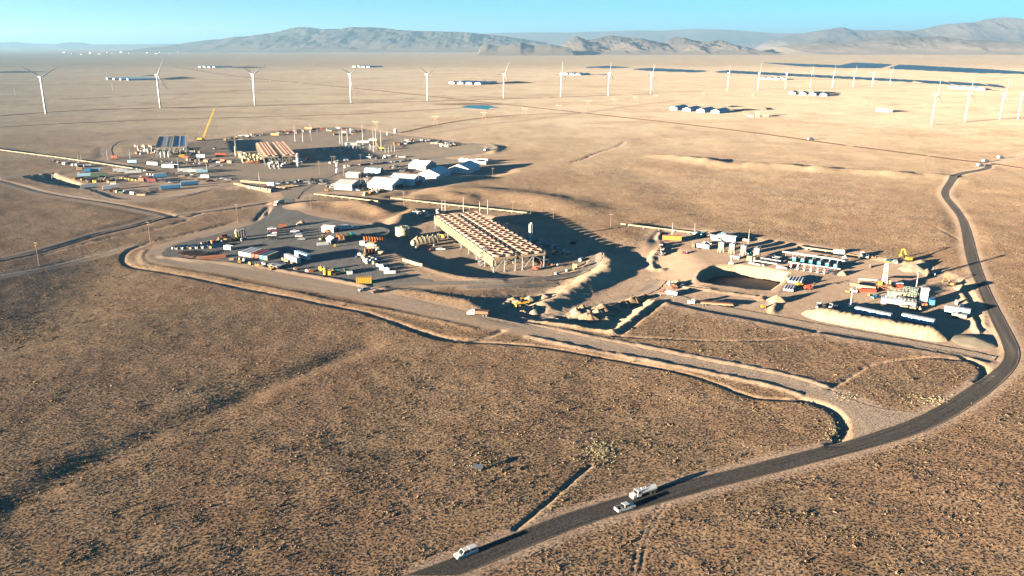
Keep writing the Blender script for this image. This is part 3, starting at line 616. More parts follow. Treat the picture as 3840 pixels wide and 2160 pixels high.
def truck(col, body, bcol):
    t = empty('truck'); c = pm(col); bc = pm(bcol)
    MB().box(-1.2, 0, .75, 8.2, .9, .3).build('chassis', DARKST, t)
    MB().prism([(2.5, .7), (2.5, 1.85), (3.0, 1.95), (4.3, 1.75), (4.45, 1.5), (4.45, .7)], -1.05, 1.05).build('hood', c, t)
    cab = MB().quadbox([(1.1, -1.2, .8), (2.9, -1.2, .8), (2.9, 1.2, .8), (1.1, 1.2, .8)], [(1.1, -1.1, 2.85), (2.55, -1.1, 2.85), (2.55, 1.1, 2.85), (1.1, 1.1, 2.85)]).build('cab', c, t)
    MB().poly([(2.76, -1.0, 1.95), (2.76, 1.0, 1.95), (2.6, .95, 2.7), (2.6, -.95, 2.7)]).build('windshield', GLASS, cab)
    for s in (-1, 1):
        MB().poly([(1.5, s*1.165, 1.9), (2.6, s*1.165, 1.9), (2.45, s*1.125, 2.65), (1.5, s*1.125, 2.65)]).build('side_window', GLASS, cab)
        MB().box(4.46, s*.75, 1.0, .06, .35, .25).build('headlight', LAMP, t)
        MB().tube((.95, s*.95, .9), (.95, s*.95, 3.1), .09).build('exhaust_stack', CHROME, t)
    MB().box(4.5, 0, .5, .2, 2.3, .4).build('bumper', CHROME, t)
    if body == 'tank':
        pr = [(1.08*math.cos(a)*1.08, 1.95+.98*math.sin(a)) for a in np.linspace(0, 2*math.pi, 21)[:-1]]
        tk = MB(); n = len(pr); tk.v = [(x, y, z) for x in (-5.2, .7) for y, z in pr]; tk.f = [(i, (i+1) % n, n+(i+1) % n, n+i) for i in range(n)]+[tuple(range(n-1, -1, -1)), tuple(range(n, 2*n))]
        tk = tk.build('tank', bc, t)
        for x in (-1.2, -.3, .4): MB().lathe([(.001, 3.12), (.3, 3.12), (.32, 2.86)], 12, x, 0).build('hatch', pm('white'), tk)
        for s in (-1, 1): MB().box(-3.6, s*1.05, 1.15, 3.0, .5, .06).build('fender', pm('darkgrey'), t)
        MB().bar((-5.25, .3, .9), (-5.25, .3, 3.0), .06).bar((-5.25, -.1, .9), (-5.25, -.1, 3.0), .06).build('ladder', STEEL, t)
    elif body == 'box': MB().box(-2.2, 0, 1.05, 6.0, 2.5, 2.6).build('cargo_box', bc, t)
    elif body == 'dump': MB().quadbox([(-5, -1.1, 1.1), (.7, -1.1, 1.1), (.7, 1.1, 1.1), (-5, 1.1, 1.1)], [(-5.2, -1.3, 2.5), (.9, -1.3, 2.5), (.9, 1.3, 2.5), (-5.2, 1.3, 2.5)]).build('dump_body', bc, t)
    elif body == 'gear':
        MB().box(-2.3, 0, 1.05, 6.2, 2.4, .25).build('deck', bc, t); MB().box(-.6, 0, 1.3, 1.5, 1.8, 1.4).build('engine', pm('darkgrey'), t)
        MB().tube((-4.8, 0, 2.1), (-1.7, 0, 2.1), .6, n=10).build('pump', bc, t)
    elif body == 'semi':                                   # tractor with a long low trailer
        MB().box(-9.5, 0, 1.15, 15.5, 2.5, .35).build('trailer_deck', bc, t); MB().box(-9.5, 0, 1.5, 14.5, 2.2, .5).build('load', pm('rust'), t)
        wheels(t, (-15.5, -14.1), 1.0, .5, .5, False)
    wheels(t, (-4.3, -2.9, 3.3), .98, .52, .5); return t
def container(col, L):
    t = empty('shipping_container'); c = pm(col); H, W = 2.6, 2.44
    b = MB().box(0, 0, .08, L-.1, W-.12, H-.16).build('body', c, t)
    n = int(L/.8)
    for i in range(n):
        x = -L/2+.5+i*(L-1)/max(1, n-1)
        for s in (-1, 1): MB().box(x, s*(W/2-.035), .2, .36, .06, H-.42).build('rib', c, b)
    f = MB()
    for sx in (-1, 1):
        for sy in (-1, 1): f.box(sx*(L/2-.06), sy*(W/2-.06), 0, .14, .14, H)
    for sy in (-1, 1): f.box(0, sy*(W/2-.05), H-.14, L-.3, .1, .14).box(0, sy*(W/2-.05), .02, L-.3, .1, .14)
    f.build('frame', c, t)
    for s in (-1, 1):
        d = MB().box(L/2-.02, s*.57, .18, .06, 1.1, H-.36).build('door', c, t); MB().tube((L/2+.04, s*.3, .25), (L/2+.04, s*.3, H-.25), .03, n=6).build('lock_rod', STEEL, d)
    return t
def trailer(col, L, H, trim):
    t = empty('trailer'); c = pm(col); W = 2.55
    b = MB().box(0, 0, .95, L, W, H-.95).build('body', c, t)
    MB().box(0, 0, H, L+.1, W+.1, .1).build('roof', pm(trim), b)
    if H < 3.6:
        n = int(L/3.2)
        for i in range(n):
            x = -L/2+1.8+i*(L-3.6)/max(1, n-1)
            for s in (-1, 1): MB().box(x, s*(W/2+.01), 1.9, .9, .05, .75).build('window' if i % 3 else 'door', GLASS if i % 3 else pm('grey'), b)
    MB().box(0, 0, .6, L, 1.2, .35).box(0, 0, .25, L*.9, .2, .4).build('chassis', DARKST, t)
    wheels(t, (-L*.36, -L*.36+1.25), 1.0, .48, .4, False); return t
def box_small(col, L, W, H):
    t = empty('equipment_box'); MB().box(0, 0, .1, L, W, H-.1).build('body', pm(col), t); MB().box(0, 0, H, L+.12, W+.12, .08).build('lid', pm(col), t)
    MB().box(-L*.3, 0, 0, .2, W, .1).box(L*.3, 0, 0, .2, W, .1).build('skid', DARKST, t); MB().box(L/2+.02, 0, .3, .05, W*.5, H*.6).build('door', pm('grey'), t); return t
def bundle(col, n, L):
    t = MB(); r = .28
    for i in range(n):
        for j in range(max(1, 3-(i % 2))): t.tube((-L/2+random.uniform(-.3, .3), (i-n/2)*.6, r+j*.55), (L/2, (i-n/2)*.6, r+j*.55), r, n=8)
    return t.build('pipe_bundle', pm(col))
def beams(col, n, L):
    t = MB()
    for i in range(n):
        y = (i-n/2)*.55; h = random.uniform(.5, 1.5)
        t.box(0, y, 0, L, .32, .10).box(0, y, .1, L, .06, h-.2).box(0, y, h-.1, L, .32, .10)
    return t.build('steel_beam_stack', pm(col))
def drum(col, r, L):
    t = empty('cable_drum'); MB().tube((0, -L/2+.12, r), (0, L/2-.12, r), r*.66, n=14).build('core', pm(col), t)
    for s in (-1, 1): MB().tube((0, s*L/2-.06, r), (0, s*L/2+.06, r), r, n=16).build('flange', pm(col), t)
    return t
def fitting(col, r, h):
    t = empty('pipe_fitting'); MB().lathe([(.001, h), (r*.8, h), (r, h*.85), (r, .12), (r*.9, 0)], 12).build('body', pm(col), t, True)
    MB().tube((0, 0, h*.55), (r*1.7, 0, h*.55), r*.45, n=10).build('outlet', pm(col), t); return t
def skid(col, L, W, H):
    t = empty('pump_skid'); c = pm(col); MB().box(0, -W/2+.1, 0, L, .2, .3).box(0, W/2-.1, 0, L, .2, .3).box(-L/2+.1, 0, 0, .2, W, .3).box(L/2-.1, 0, 0, .2, W, .3).build('base_frame', DARKST, t)
    MB().box(-L*.22, 0, .3, L*.45, W*.7, H-.3, .9, .9).build('engine_housing', c, t); MB().tube((L*.05, 0, H*.4), (L*.46, 0, H*.4), H*.3, n=12).build('pump', c, t)
    MB().tube((L*.3, 0, H*.6), (L*.3, 0, H*1.15), .16).tube((-L*.2, W*.2, H), (-L*.2, W*.2, H*1.35), .12).build('pipe', pm('steel'), t); return t
def loader(col):
    t = empty('wheel_loader'); c = pm(col)
    MB().box(-1.6, 0, 1.0, 3.0, 1.9, 1.2, .92, .9).build('engine_body', c, t); MB().box(.3, 0, 1.0, 1.6, 1.9, .9).build('front_frame', c, t)
    cab = MB().box(-.1, 0, 2.0, 1.5, 1.5, 1.6, .85, .9).build('cab', GLASS, t); MB().box(-.1, 0, 3.6, 1.5, 1.6, .12).build('cab_roof', c, cab)
    MB().bar((.9, -.6, 1.7), (3.0, -.6, .9), .3, .4).bar((.9, .6, 1.7), (3.0, .6, .9), .3, .4).build('lift_arm', c, t)
    MB().prism([(2.9, .2), (4.0, .1), (4.1, .25), (3.2, .45), (3.1, 1.4), (2.95, 1.4)], -1.4, 1.4).build('bucket', c, t)
    wheels(t, (-1.7, 1.5), 1.05, .8, .6); return t
def excavator(col):
    t = empty('excavator'); c = pm(col)
    for s in (-1, 1): MB().prism([(-2, .3), (-1.7, .9), (1.7, .9), (2, .3), (1.7, 0), (-1.7, 0)], s*1.3-.3, s*1.3+.3).build('track', RUB, t)
    MB().box(-.7, 0, 1.0, 3.4, 2.6, 1.3, .94, .9).build('house', c, t); MB().box(.7, .85, 1.2, 1.4, 1.0, 1.8, .85, .9).build('cab', GLASS, t)
    bo = MB().bar((.9, -.1, 1.7), (3.6, -.1, 5.4), .4, .6).bar((3.5, -.1, 5.4), (5.6, -.1, 4.7), .4, .55).build('boom', c, t)
    MB().bar((5.5, -.1, 4.9), (5.9, -.1, 2.0), .3, .4).build('stick', c, t); MB().prism([(5.4, 1.2), (5.6, 2.1), (6.2, 2.0), (6.4, 1.0), (5.9, .7)], -.6, .5).build('bucket', c, t); return t
def lift(col):
    t = empty('boom_lift'); c = pm(col); MB().box(0, 0, .5, 3.4, 2.2, .7).build('chassis', c, t); MB().box(-.4, 0, 1.2, 2.0, 1.6, .8, .9, .9).build('turret', c, t)
    MB().bar((-1.0, 0, 1.9), (2.6, 0, 2.5), .35, .4).build('boom', c, t); MB().box(3.0, 0, 2.0, .8, 1.8, .1).box(3.0, -.88, 2.1, .8, .05, 1.0).box(3.0, .88, 2.1, .8, .05, 1.0).box(3.38, 0, 2.9, .05, 1.8, .1).build('basket', pm('darkgrey'), t)
    wheels(t, (-1.1, 1.1), .95, .5, .4, False); return t
def dozer(col):
    t = empty('bulldozer'); c = pm(col)
    for s in (-1, 1): MB().prism([(-2, .3), (-1.6, 1.0), (1.5, 1.0), (2, .3), (1.6, 0), (-1.6, 0)], s*1.05-.28, s*1.05+.28).build('track', RUB, t)
    MB().box(.5, 0, .8, 2.6, 1.5, 1.2, .92, .9).build('engine_body', c, t); MB().box(-1.0, 0, .9, 1.5, 1.6, 2.0, .85, .88).build('cab', GLASS, t)
    MB().prism([(2.4, .1), (2.55, .1), (2.5, .8), (2.65, 1.4), (2.5, 1.4), (2.3, .8)], -1.8, 1.8).build('blade', c, t); return t
def pole(H, kind):
    t = empty('power_pole'); c = pm('wood'); MB().tube((0, 0, -.5), (0, 0, H), .22, .15, 8).build('pole', c, t)
    for z in (H-.6, H-2.0)[:1 if kind == 's' else 2]: MB().box(0, 0, z, .18, 3.0, .2).build('crossarm', c, t)
    for y in (-1.35, 0, 1.35): MB().lathe([(.09, H-.4), (.11, H-.25), (.04, H-.05)], 8, 0, y).build('insulator', pm('grey'), t)
    return t
def hframe(H):
    t = empty('transmission_tower'); c = pm('tan'); r = .2
    for s in (-1, 1): MB().tube((0, s*3.4, -.5), (0, s*3.4, H), r, r*.75, 8).build('leg', c, t)
    MB().box(0, 0, H-2.2, .5, 14, .55).build('crossarm', c, t); MB().bar((0, -3.4, H*.45), (0, 3.4, H*.8), .2).bar((0, 3.4, H*.45), (0, -3.4, H*.8), .2).build('brace', c, t)
    for y in (-6.4, 0, 6.4): MB().tube((0, y, H-4.4), (0, y, H-2.2), .18, n=6).build('insulator', pm('grey'), t)
    return t
def mast(H, r):
    t = empty('steel_mast'); MB().tube((0, 0, -.2), (0, 0, H*.6), r, r*.75, 10).build('lower_pole', pm('galv'), t); MB().tube((0, 0, H*.6), (0, 0, H), r*.62, r*.35, 10).build('upper_pole', pm('galv'), t)
    MB().tube((0, 0, 0), (0, 0, .25), r*2.1, n=10).build('base_plate', CONC, t); return t
def light_tower(H):
    t = empty('light_tower'); MB().box(0, 0, .35, 2.4, 1.3, 1.1).build('generator', pm('white'), t); MB().tube((0, 0, 1.4), (0, 0, H), .22, .14, 8).build('mast', pm('white'), t)
    for x in (-.8, -.27, .27, .8): MB().box(x, .1, H, .45, .35, .42).build('floodlight', pm('white'), t)
    wheels(t, (0,), .75, .33, .2, False); return t
def shed(col, rcol, L, W, H, RH, dn):
    t = empty('building'); c = pm(col); b = MB().prism([(-W/2, 0), (-W/2, H), (0, H+RH), (W/2, H), (W/2, 0)], -L/2, L/2)
    b.v = [(y, x, z) for x, y, z in b.v]; b = b.build('wall', c, t)
    for s in (-1, 1):
        q = MB().quadbox([(-L/2-.3, s*.02, H+RH+.04), (L/2+.3, s*.02, H+RH+.04), (L/2+.3, s*(W/2+.35), H-.35*RH/(W/2)+.04), (-L/2-.3, s*(W/2+.35), H-.35*RH/(W/2)+.04)],
                         [(-L/2-.3, s*.02, H+RH+.22), (L/2+.3, s*.02, H+RH+.22), (L/2+.3, s*(W/2+.35), H-.35*RH/(W/2)+.22), (-L/2-.3, s*(W/2+.35), H-.35*RH/(W/2)+.22)]).build('roof_slope', pm(rcol), t)
    for i in range(dn):
        y = (i-(dn-1)/2)*W/dn*.85; MB().box(L/2+.03, y, 0, .08, W/dn*.55, H*.78).build('door', pm('darkgrey' if dn < 3 else 'grey'), t)
    return t
def vault(col, L, W, H):                                   # arched fabric shelter
    t = empty('arched_shelter'); n = 12; pr = [(W/2*math.cos(a), H*math.sin(a)) for a in np.linspace(0, math.pi, n+1)]
    m = MB()
    for x in (-L/2, L/2): m.v += [(x, y, z) for y, z in pr]
    k = n+1; m.f = [(i, i+1, k+i+1, k+i) for i in range(n)]; m.build('cover', pm(col), t, True)
    MB().poly([(-L/2+.05, y, z) for y, z in pr]).build('end_wall', pm(col), t)
    e = MB().poly([(L/2-.1, y, z) for y, z in pr]).build('end_wall', pm(col), t); MB().box(L/2-.05, 0, 0, .1, W*.35, H*.7).build('doorway', pm('black'), e)
    for i in range(6):
        x = -L/2+i*L/5; q = MB()
        for a, b in zip(pr[:-1], pr[1:]): q.bar((x, a[0]*1.01, a[1]*1.01), (x, b[0]*1.01, b[1]*1.01), .18)
        q.build('rib', pm('grey'), t)
    return t
def vtank(col, r, H):
    t = empty('storage_tank'); c = pm(col); MB().lathe([(r, 0), (r, H)], 28).build('shell', c, t, True); MB().lathe([(r+.12, H), (r+.12, H+.12), (.001, H+r*.18)], 28).build('roof', c, t, True)
    q = MB().tube((r+.4, -.3, 0), (r+.4, -.3, H+1), .06, n=6).tube((r+.4, .3, 0), (r+.4, .3, H+1), .06, n=6)
    for i in range(int(H/.5)): q.bar((r+.4, -.3, i*.5+.3), (r+.4, .3, i*.5+.3), .05)
    q.build('ladder', STEEL, t); MB().lathe([(.001, H+1.6), (.5, H+1.6), (.5, H+.4)], 10, .6, 0).build('vent', c, t)
    rl = MB()
    for i in range(20):
        a, b = 2*math.pi*i/20, 2*math.pi*(i+1)/20
        rl.bar((r*math.cos(a), r*math.sin(a), H+1), (r*math.cos(b), r*math.sin(b), H+1), .07).bar((r*math.cos(a), r*math.sin(a), H), (r*math.cos(a), r*math.sin(a), H+1), .07)
    rl.build('handrail', STEEL, t)
    for z in (H*.33, H*.66): MB().lathe([(r+.01, z), (r+.05, z+.05), (r+.01, z+.1)], 28).build('shell_seam', c, t)
    return t
def hvessel(col, r, L, nb):
    t = empty('pressure_vessel'); c = pm(col); zc = r+1.3; pr = [(0, .001), (.35, r*.6), (1.0, r*.95), (1.4, r), (L-1.4, r), (L-1.0, r*.95), (L-.35, r*.6), (L, .001)]
    m = MB().lathe([(q[1], q[0]) for q in pr], 20); m.v = [(z-L/2, x, y+zc) for x, y, z in m.v]; m.build('shell', c, t, True)
    for i in range(nb):
        x = -L/2+1.6+i*(L-3.2)/(nb-1); MB().tube((x-.15, 0, zc), (x+.15, 0, zc), r+.16, n=20).build('stiffening_ring', c, t)
    for i in range(5): MB().tube((-L*.38+i*L*.19, 0, zc+r*.9), (-L*.38+i*L*.19, 0, zc+r+.9), .28, n=10).build('nozzle', c, t)
    for s in (-1, 1): MB().box(s*L*.3, 0, 0, .9, r*1.5, zc-r*.55).build('saddle', CONC, t)
    return t
def silo(col):
    t = empty('sand_silo'); c = pm(col)
    MB().box(-.2, 0, 2.4, 5.6, 3.0, 3.4).build('bin', c, t); MB().box(-.2, 0, 5.8, 5.8, 3.2, .14).box(-.2, 0, 5.94, 3.4, .5, .2).build('roof', pm('silver'), t)
    MB().quadbox([(-.8, -.5, 1.2), (.8, -.5, 1.2), (.8, .5, 1.2), (-.8, .5, 1.2)], [(-2.8, -1.4, 2.4), (2.4, -1.4, 2.4), (2.4, 1.4, 2.4), (-2.8, 1.4, 2.4)]).build('hopper', c, t)
    for x in (-2.7, 2.3):
        for y in (-1.35, 1.35): MB().bar((x*1.12, y*1.25, 0), (x, y, 2.6), .34).build('leg', c, t)
    MB().bar((2.7, 0, 2.2), (4.3, 0, 0.2), .9, .35).build('chute', c, t); return t
def wellhead(col):
    t = empty('wellhead'); MB().lathe([(.5, 0), (.5, .5), (.28, .55), (.28, 2.4), (.45, 2.45), (.45, 2.7), (.001, 2.7)], 10).build('stack', pm(col), t)
    MB().tube((-1.2, 0, 1.4), (1.2, 0, 1.4), .24, n=8).build('cross_valve', pm(col), t); MB().tube((0, -.9, 1.9), (0, .9, 1.9), .3, n=10).build('handwheel', pm('red'), t); MB().box(0, 0, .02, 2.6, 2.6, .12).build('cellar', CONC, t); return t
def dirt_pile(seed, col):
    n = 22; m = MB(); rs = np.random.default_rng(seed); k = 7
    for j in range(k+1):
        r = 1-j/k
        for i in range(n):
            a = 2*math.pi*i/n; q = 1+.22*vnoise(math.cos(a)*2+seed, math.sin(a)*2, 3)+rs.uniform(-.04, .04); m.v.append((math.cos(a)*r*q, math.sin(a)*r*q, (j/k)**.85+rs.uniform(-.03, .03)*(r < .95)-(.06 if j == 0 else 0)))
    for j in range(k): m.f += [(j*n+i, j*n+(i+1) % n, (j+1)*n+(i+1) % n, (j+1)*n+i) for i in range(n)]
    return m.build('dirt_pile', {'gravel': mat('pile_gravel', (.34, .29, .22), .95, 0, .15, 1.5, .1, .6), 'sand': mat('pile_sand', (.46, .34, .23), .95, 0, .15, 1.2, .1, .6), 'soil': mat('pile_soil', (.30, .20, .13), .95, 0, .2, 1.2, .1, .6)}[col], None, True)
# ---------------------------------------------------------------- air cooled condensers
M_RING = mat('fan_ring_cream', (.46, .285, .215), .6, 0, .05, .5); M_ROTOR = mat('fan_dark', (.22, .085, .05), .7); M_SCREEN = mat('wind_screen', (.36, .27, .165), .7, 0, .15, .35); M_DECK = mat('deck_steel', (.36, .27, .19), .6, .1); M_DUCT = mat('duct_grey', (.20, .21, .22), .6)
AX = R(21.0)
def condenser(px, py, deck, rows, kind, label, sx=1.0):
    t = empty('air_cooled_condenser'); t.location = P(px, py); t.rotation_euler = (0, 0, AX); single(t, label, 'condenser', 'air cooled condensers')
    L = 121.0; pitch = L/rows; blocks = ((0.0, 13.6), (17.4, 31.2)); ring = MB().lathe([(3.05, 0), (2.72, .45), (2.7, 1.5), (2.95, 1.95), (3.1, 1.95), (2.86, 1.5), (2.88, .45), (3.2, 0)], 20).mesh('fan_ring', M_RING, True)
    ro = MB().lathe([(.5, .1), (.5, .45), (.001, .5)], 8)
    for i in range(6):
        a = math.pi*i/3; c, s = math.cos(a), math.sin(a)
        ro.quadbox([(.4*c+.12*s, .4*s-.12*c, .2), (2.55*c+.30*s, 2.55*s-.30*c, .12), (2.55*c-.30*s, 2.55*s+.30*c, .34), (.4*c-.12*s, .4*s+.12*c, .28)], [(.4*c+.12*s, .4*s-.12*c, .24), (2.55*c+.30*s, 2.55*s-.30*c, .16), (2.55*c-.30*s, 2.55*s+.30*c, .38), (.4*c-.12*s, .4*s+.12*c, .32)])
    ro = ro.mesh('fan_rotor', M_ROTOR); well = MB().lathe([(2.72, .02), (.001, .02)], 20).mesh('fan_well', M_ROTOR)
    leg = MB().bar((0, 0, -.3), (0, 0, deck-1.2), .42).box(0, 0, -.3, 1.1, 1.1, .7).mesh('leg', pm('steel'))
    scr = MB().box(0, 0, 0, .16, pitch-.25, 3.9); [scr.box(-.12, -pitch/2+.5+k*(pitch-1)/6, 0, .1, .16, 3.9) for k in range(7)]; scr = scr.mesh('screen_panel', M_SCREEN)
    for b, (x0, x1) in enumerate(blocks):
        MB().box((x0+x1)/2, L/2, deck-1.2, x1-x0, L, .5).build('deck', M_DECK, t)
        [MB().box((x0+x1)/2, y_, deck-1.25, x1-x0+.4, .3, 1.35).build('end_fascia', M_DECK, t) for y_ in (-.15, L+.15)]
        MB().box(x0-.12, L/2, deck-.7, .24, L-.2, .85).box(x1+.12, L/2, deck-.7, .24, L-.2, .85).build('edge_girder', M_SCREEN if b == 0 else M_DECK, t)
        rl = MB()
        for k in range(int(L/4)+1): rl.bar((x1+.1, k*4, deck), (x1+.1, k*4, deck+1.1), .08).bar((x0-.1, k*4, deck), (x0-.1, k*4, deck+1.1), .08)
        for x in (x0-.1, x1+.1): rl.bar((x, 0, deck+1.1), (x, L, deck+1.1), .08)
        rl.bar((x0, -.2, deck+1.1), (x1, -.2, deck+1.1), .08).build('handrail', STEEL, t)
        for j in range(9):
            y = .6+j*(L-1.2)/8
            for x in (x0+.3, (x0+x1)/2, x1-.3): o = link(bpy.data.objects.new('leg', leg), t); o.location = (x, y, 0)
            if j < 8 and j % 2 == 0:
                for x in (x0+.3, x1-.3): MB().bar((x, y, .4), (x, y+(L-1.2)/8, deck-1.4), .22).build('brace', STEEL, t)
            if j in (0, 4, 8): MB().bar((x0+.4, y, .4), ((x0+x1)/2-.2, y, deck-1.4), .22).bar((x1-.4, y, deck*.5), ((x0+x1)/2+.2, y, deck-1.4), .2).build('brace', STEEL, t)
        if kind == 'fans' or (kind == 'part' and b == 9):
            for j in range(rows):
                for c in (.255, .745):
                    x = x0+(x1-x0)*c; y = pitch*(j+.5)
                    o = link(bpy.data.objects.new('fan_ring', ring), t); o.location = (x, y, deck-.65)
                    for q, nm in ((ro, 'fan_rotor'), (well, 'fan_well')): d = link(bpy.data.objects.new(nm, q), o); d.location = (0, 0, .75 if q is ro else 0); d.rotation_euler = (0, 0, j*1.7+c*5)
        elif b == 0:                                          # roof sheets laid, fans still missing
            for k in range(7): MB().box(x0+1+k*1.95, L/2, deck-.65, 1.7, L, .18+.25*(k == 5)).build('roof_sheet', pm('grey' if k != 5 else 'silver'), t)
            MB().box(x1+1.6, L/2, deck-.9, .9, L, .7).build('gutter', pm('cream'), t)
        else:
            for k in range(11):
                for c in (.27, .75): MB().box(x0+(x1-x0)*c, 5.5+k*11, deck-.66, 4.4, 9.0, .12).build('open_bay', pm('blue'), t)
            for c in (.03, .5, .97): MB().box(x0+(x1-x0)*c, L/2, deck-.62, 1.3, L, .3).build('walkway', pm('silver'), t)
    if kind == 'fans':
        for j in range(rows): o = link(bpy.data.objects.new('screen_panel', scr), t); o.location = (-.35, pitch*(j+.5), deck-5.0)
        MB().box(-.35, L/2, deck-5.15, .35, L, .25).build('screen_rail', M_SCREEN, t)
        MB().tube((15.5, 3, deck-2.6), (15.5, L-2, deck-2.6), 1.3, n=12).build('steam_duct', M_DUCT, t)
        for x in (8.5, 12.5): MB().tube((x, 1, 4.2), (x, 22, 4.6), .35, n=8).build('header_pipe', pm('cream'), t)
    return t
acc1 = condenser(1851, 1025, 8.9, 16, 'fans', 'cream air cooled condenser with fan rows nearest the gravel yard')
acc2 = condenser(995, 624, 10.0, 16, 'fans', 'cream air cooled condenser far off among the plant tents and masts')
acc3 = condenser(587, 590, 10.5, 16, 'half', 'unfinished grey and blue air cooled condenser beside the crane')
# stair tower on the near condenser
t = empty('stair_tower'); t.location = P(1800, 1000); t.rotation_euler = (0, 0, AX); q = MB()
for x in (0, 4):
    for y in (0, 3): q.bar((x, y, 0), (x, y, 11), .25)
q.build('frame', STEEL, t)
for k in range(4): MB().bar((.2, .6, k*2.6), (3.8, .6, k*2.6+2.6), .9, .15).build('stair_flight', STEEL, t); MB().box(2, 1.5, k*2.6+2.5, 4, 3, .1).build('landing', STEEL, t)
single(t, 'grey steel stair tower standing against the near condenser', 'stair tower')

def PZ(px, py, rz, fn, key, desc, phrase, cat, group=None, scale=1.0): return put(key, fn, px, py, None, desc, phrase, cat, group, scale, rz=R(rz))
# ---------------------------------------------------------------- vehicles on the asphalt road
PZ(1748, 2082, 214, pickup, ('white', 'canopy'), 'white pickup truck with canopy', 'at the bottom of the asphalt road', 'pickup truck')
PZ(2343, 1911, 30, pickup, ('white', 'load'), 'white pickup truck with open dark bed', 'passing the tank truck on asphalt', 'pickup truck')
PZ(2408, 1859, 209, truck, ('silver', 'tank', 'white'), 'silver tank truck with white hatches', 'on the asphalt road', 'tank truck', None, .84)
# ---------------------------------------------------------------- gravel yard
for px, py, c in ((1020,861,'white'),(1023,869,'maroon'),(1022,877,'white'),(1020,886,'silver'),(1026,899,'black')): PZ(px, py, 190, pickup, (c, 'open'), c+' pickup truck', 'in the short row of five parked in the yard', 'pickup truck', 'pickups parked in the yard')
for px, py, c, k in ((1106,871,'white','open'),(1118,878,'navy','open')): PZ(px, py, 190, pickup, (c, k), c+' pickup truck', 'in the second parked line of the yard', 'pickup truck', 'pickups parked in the yard')
PZ(1121, 888, 190, car, ('white', 'van'), 'white van', 'parked between a blue pickup and a grey car', 'van')
PZ(1131, 899, 185, car, ('grey', 'car'), 'grey car', 'at the end of the second parked line', 'car')
PZ(1060, 853, 15, container, ('rust', 6.1), 'rusty red open bin container', 'behind the parked pickups', 'container')
p = put((1, 'sand'), dirt_pile, 1130, 842, None, 'small tan dirt pile', 'behind the second parked line', 'dirt pile', None, (4, 3.4, 3.0))
for i in range(7):
    x = -160.6+i*2.95; y = 456.4-i*1.62; c = ('white', 'white', 'white', 'red', 'red', 'blue', 'cream')[i]
    put((c, 12.2), container, 902+i*18, 955, None, c+' long shipping container', 'in the row of seven in the yard', 'container', 'containers in a row in the yard', xyz=(x+1.9, y+5.6, 0.06), rz=R(71.1+180))
PZ(858, 936, -30, container, ('white', 6.1), 'small white container', 'standing alone beside the pipe stacks', 'container')
put(('white', 14.0, 4.0, 'white'), trailer, 1098, 985, None, 'tall white box trailer', 'nearer of two in the yard', 'trailer', 'white box trailers', rz=R(-46))
put(('white', 14.0, 4.0, 'lightblue'), trailer, 1136, 972, None, 'tall white box trailer with blue shaded end', 'farther of two in the yard', 'trailer', 'white box trailers', rz=R(-46))
for px, py, c in ((1066,976,'pine'),(1075,981,'pine'),(1084,985,'tan'),(1100,995,'pine')): PZ(px, py, 45, box_small, (c, 2.4, 2.0, 1.7), 'wooden crate', 'lined up before the white box trailers', 'crate', 'wooden crates by the trailers')
PZ(1238, 868, -20, shed, ('white', 'silver', 9, 6, 3.4, .8, 2), 'white shed with dark open front', 'behind the coloured containers', 'shed')
PZ(1218, 864, 100, skid, ('cream', 4, 2.4, 2), 'cream pump skid', 'beside the white shed', 'skid'); PZ(1228, 873, 10, lift, ('orange',), 'orange boom lift', 'in front of the white shed', 'lift')
for px, py, c in ((1275,895,'orange'),(1293,896,'brown'),(1309,892,'green'),(1325,888,'teal')): PZ(px, py, -62, container, (c, 6.1), c+' short container', 'in the group of four coloured ones', 'container', 'coloured containers in the yard')
PZ(1246, 912, -55, shed, ('grey', 'silver', 7, 5, 2.6, 1.6, 1), 'grey steel hopper shed', 'left of the coloured containers', 'shed')
PZ(1213, 902, 60, loader, ('tan',), 'tan wheel loader', 'beside the grey hopper shed', 'loader'); PZ(1250, 893, 60, car, ('white', 'car'), 'small white cart', 'behind the grey hopper shed', 'cart', None, .6)
PZ(1261, 925, 20, skid, ('yellow', 3, 1.8, 1.4), 'small yellow pump skid', 'in front of the grey hopper shed', 'skid'); PZ(1211, 918, 20, bundle, ('galv', 4, 7), 'galvanised pipe bundle', 'in front of the grey hopper shed', 'pipes')
PZ(1362, 918, -20, box_small, ('white', 3.4, 2.6, 2.5), 'white equipment box', 'at the edge of the yard', 'equipment box')
for i, px in enumerate(range(1370, 1432, 10)): PZ(px, 903+i*.8, 110, drum, ('orange', 1.5, 1.4), 'orange cable drum', 'in the line at the yard edge', 'cable drum', 'orange drums at the yard edge')
PZ(1300, 862, 30, truck, ('white', 'box', 'white'), 'white box truck', 'behind the coloured containers', 'truck'); PZ(1334, 857, 200, pickup, ('white', 'open'), 'white pickup truck', 'at the far right corner of the yard', 'pickup truck')
PZ(1362, 886, 200, pickup, ('blue', 'open'), 'blue pickup truck', 'in the shade beside the teal container', 'pickup truck')
for i in range(13): PZ(663+i*12.5, 932-i*.6+(i % 2)*1.5, 62+i % 3*6, bundle, (('galv', 'steel', 'tan')[i % 3], 3, 7), ('galvanised', 'grey steel', 'tan')[i % 3]+' pipe bundle', 'in the upper row of the pipe stacks', 'pipes', 'pipe stacks in the yard')
for i in range(12): PZ(684+i*7.5, 951+i*1.3-(i > 7)*4, 68+i % 3*5, beams, (('rust', 'tan', 'brown')[i % 3], 3, 8), ('rusty', 'tan', 'brown')[i % 3]+' steel beam stack', 'in the lower row of the pipe stacks', 'beams', 'beam stacks in the yard')
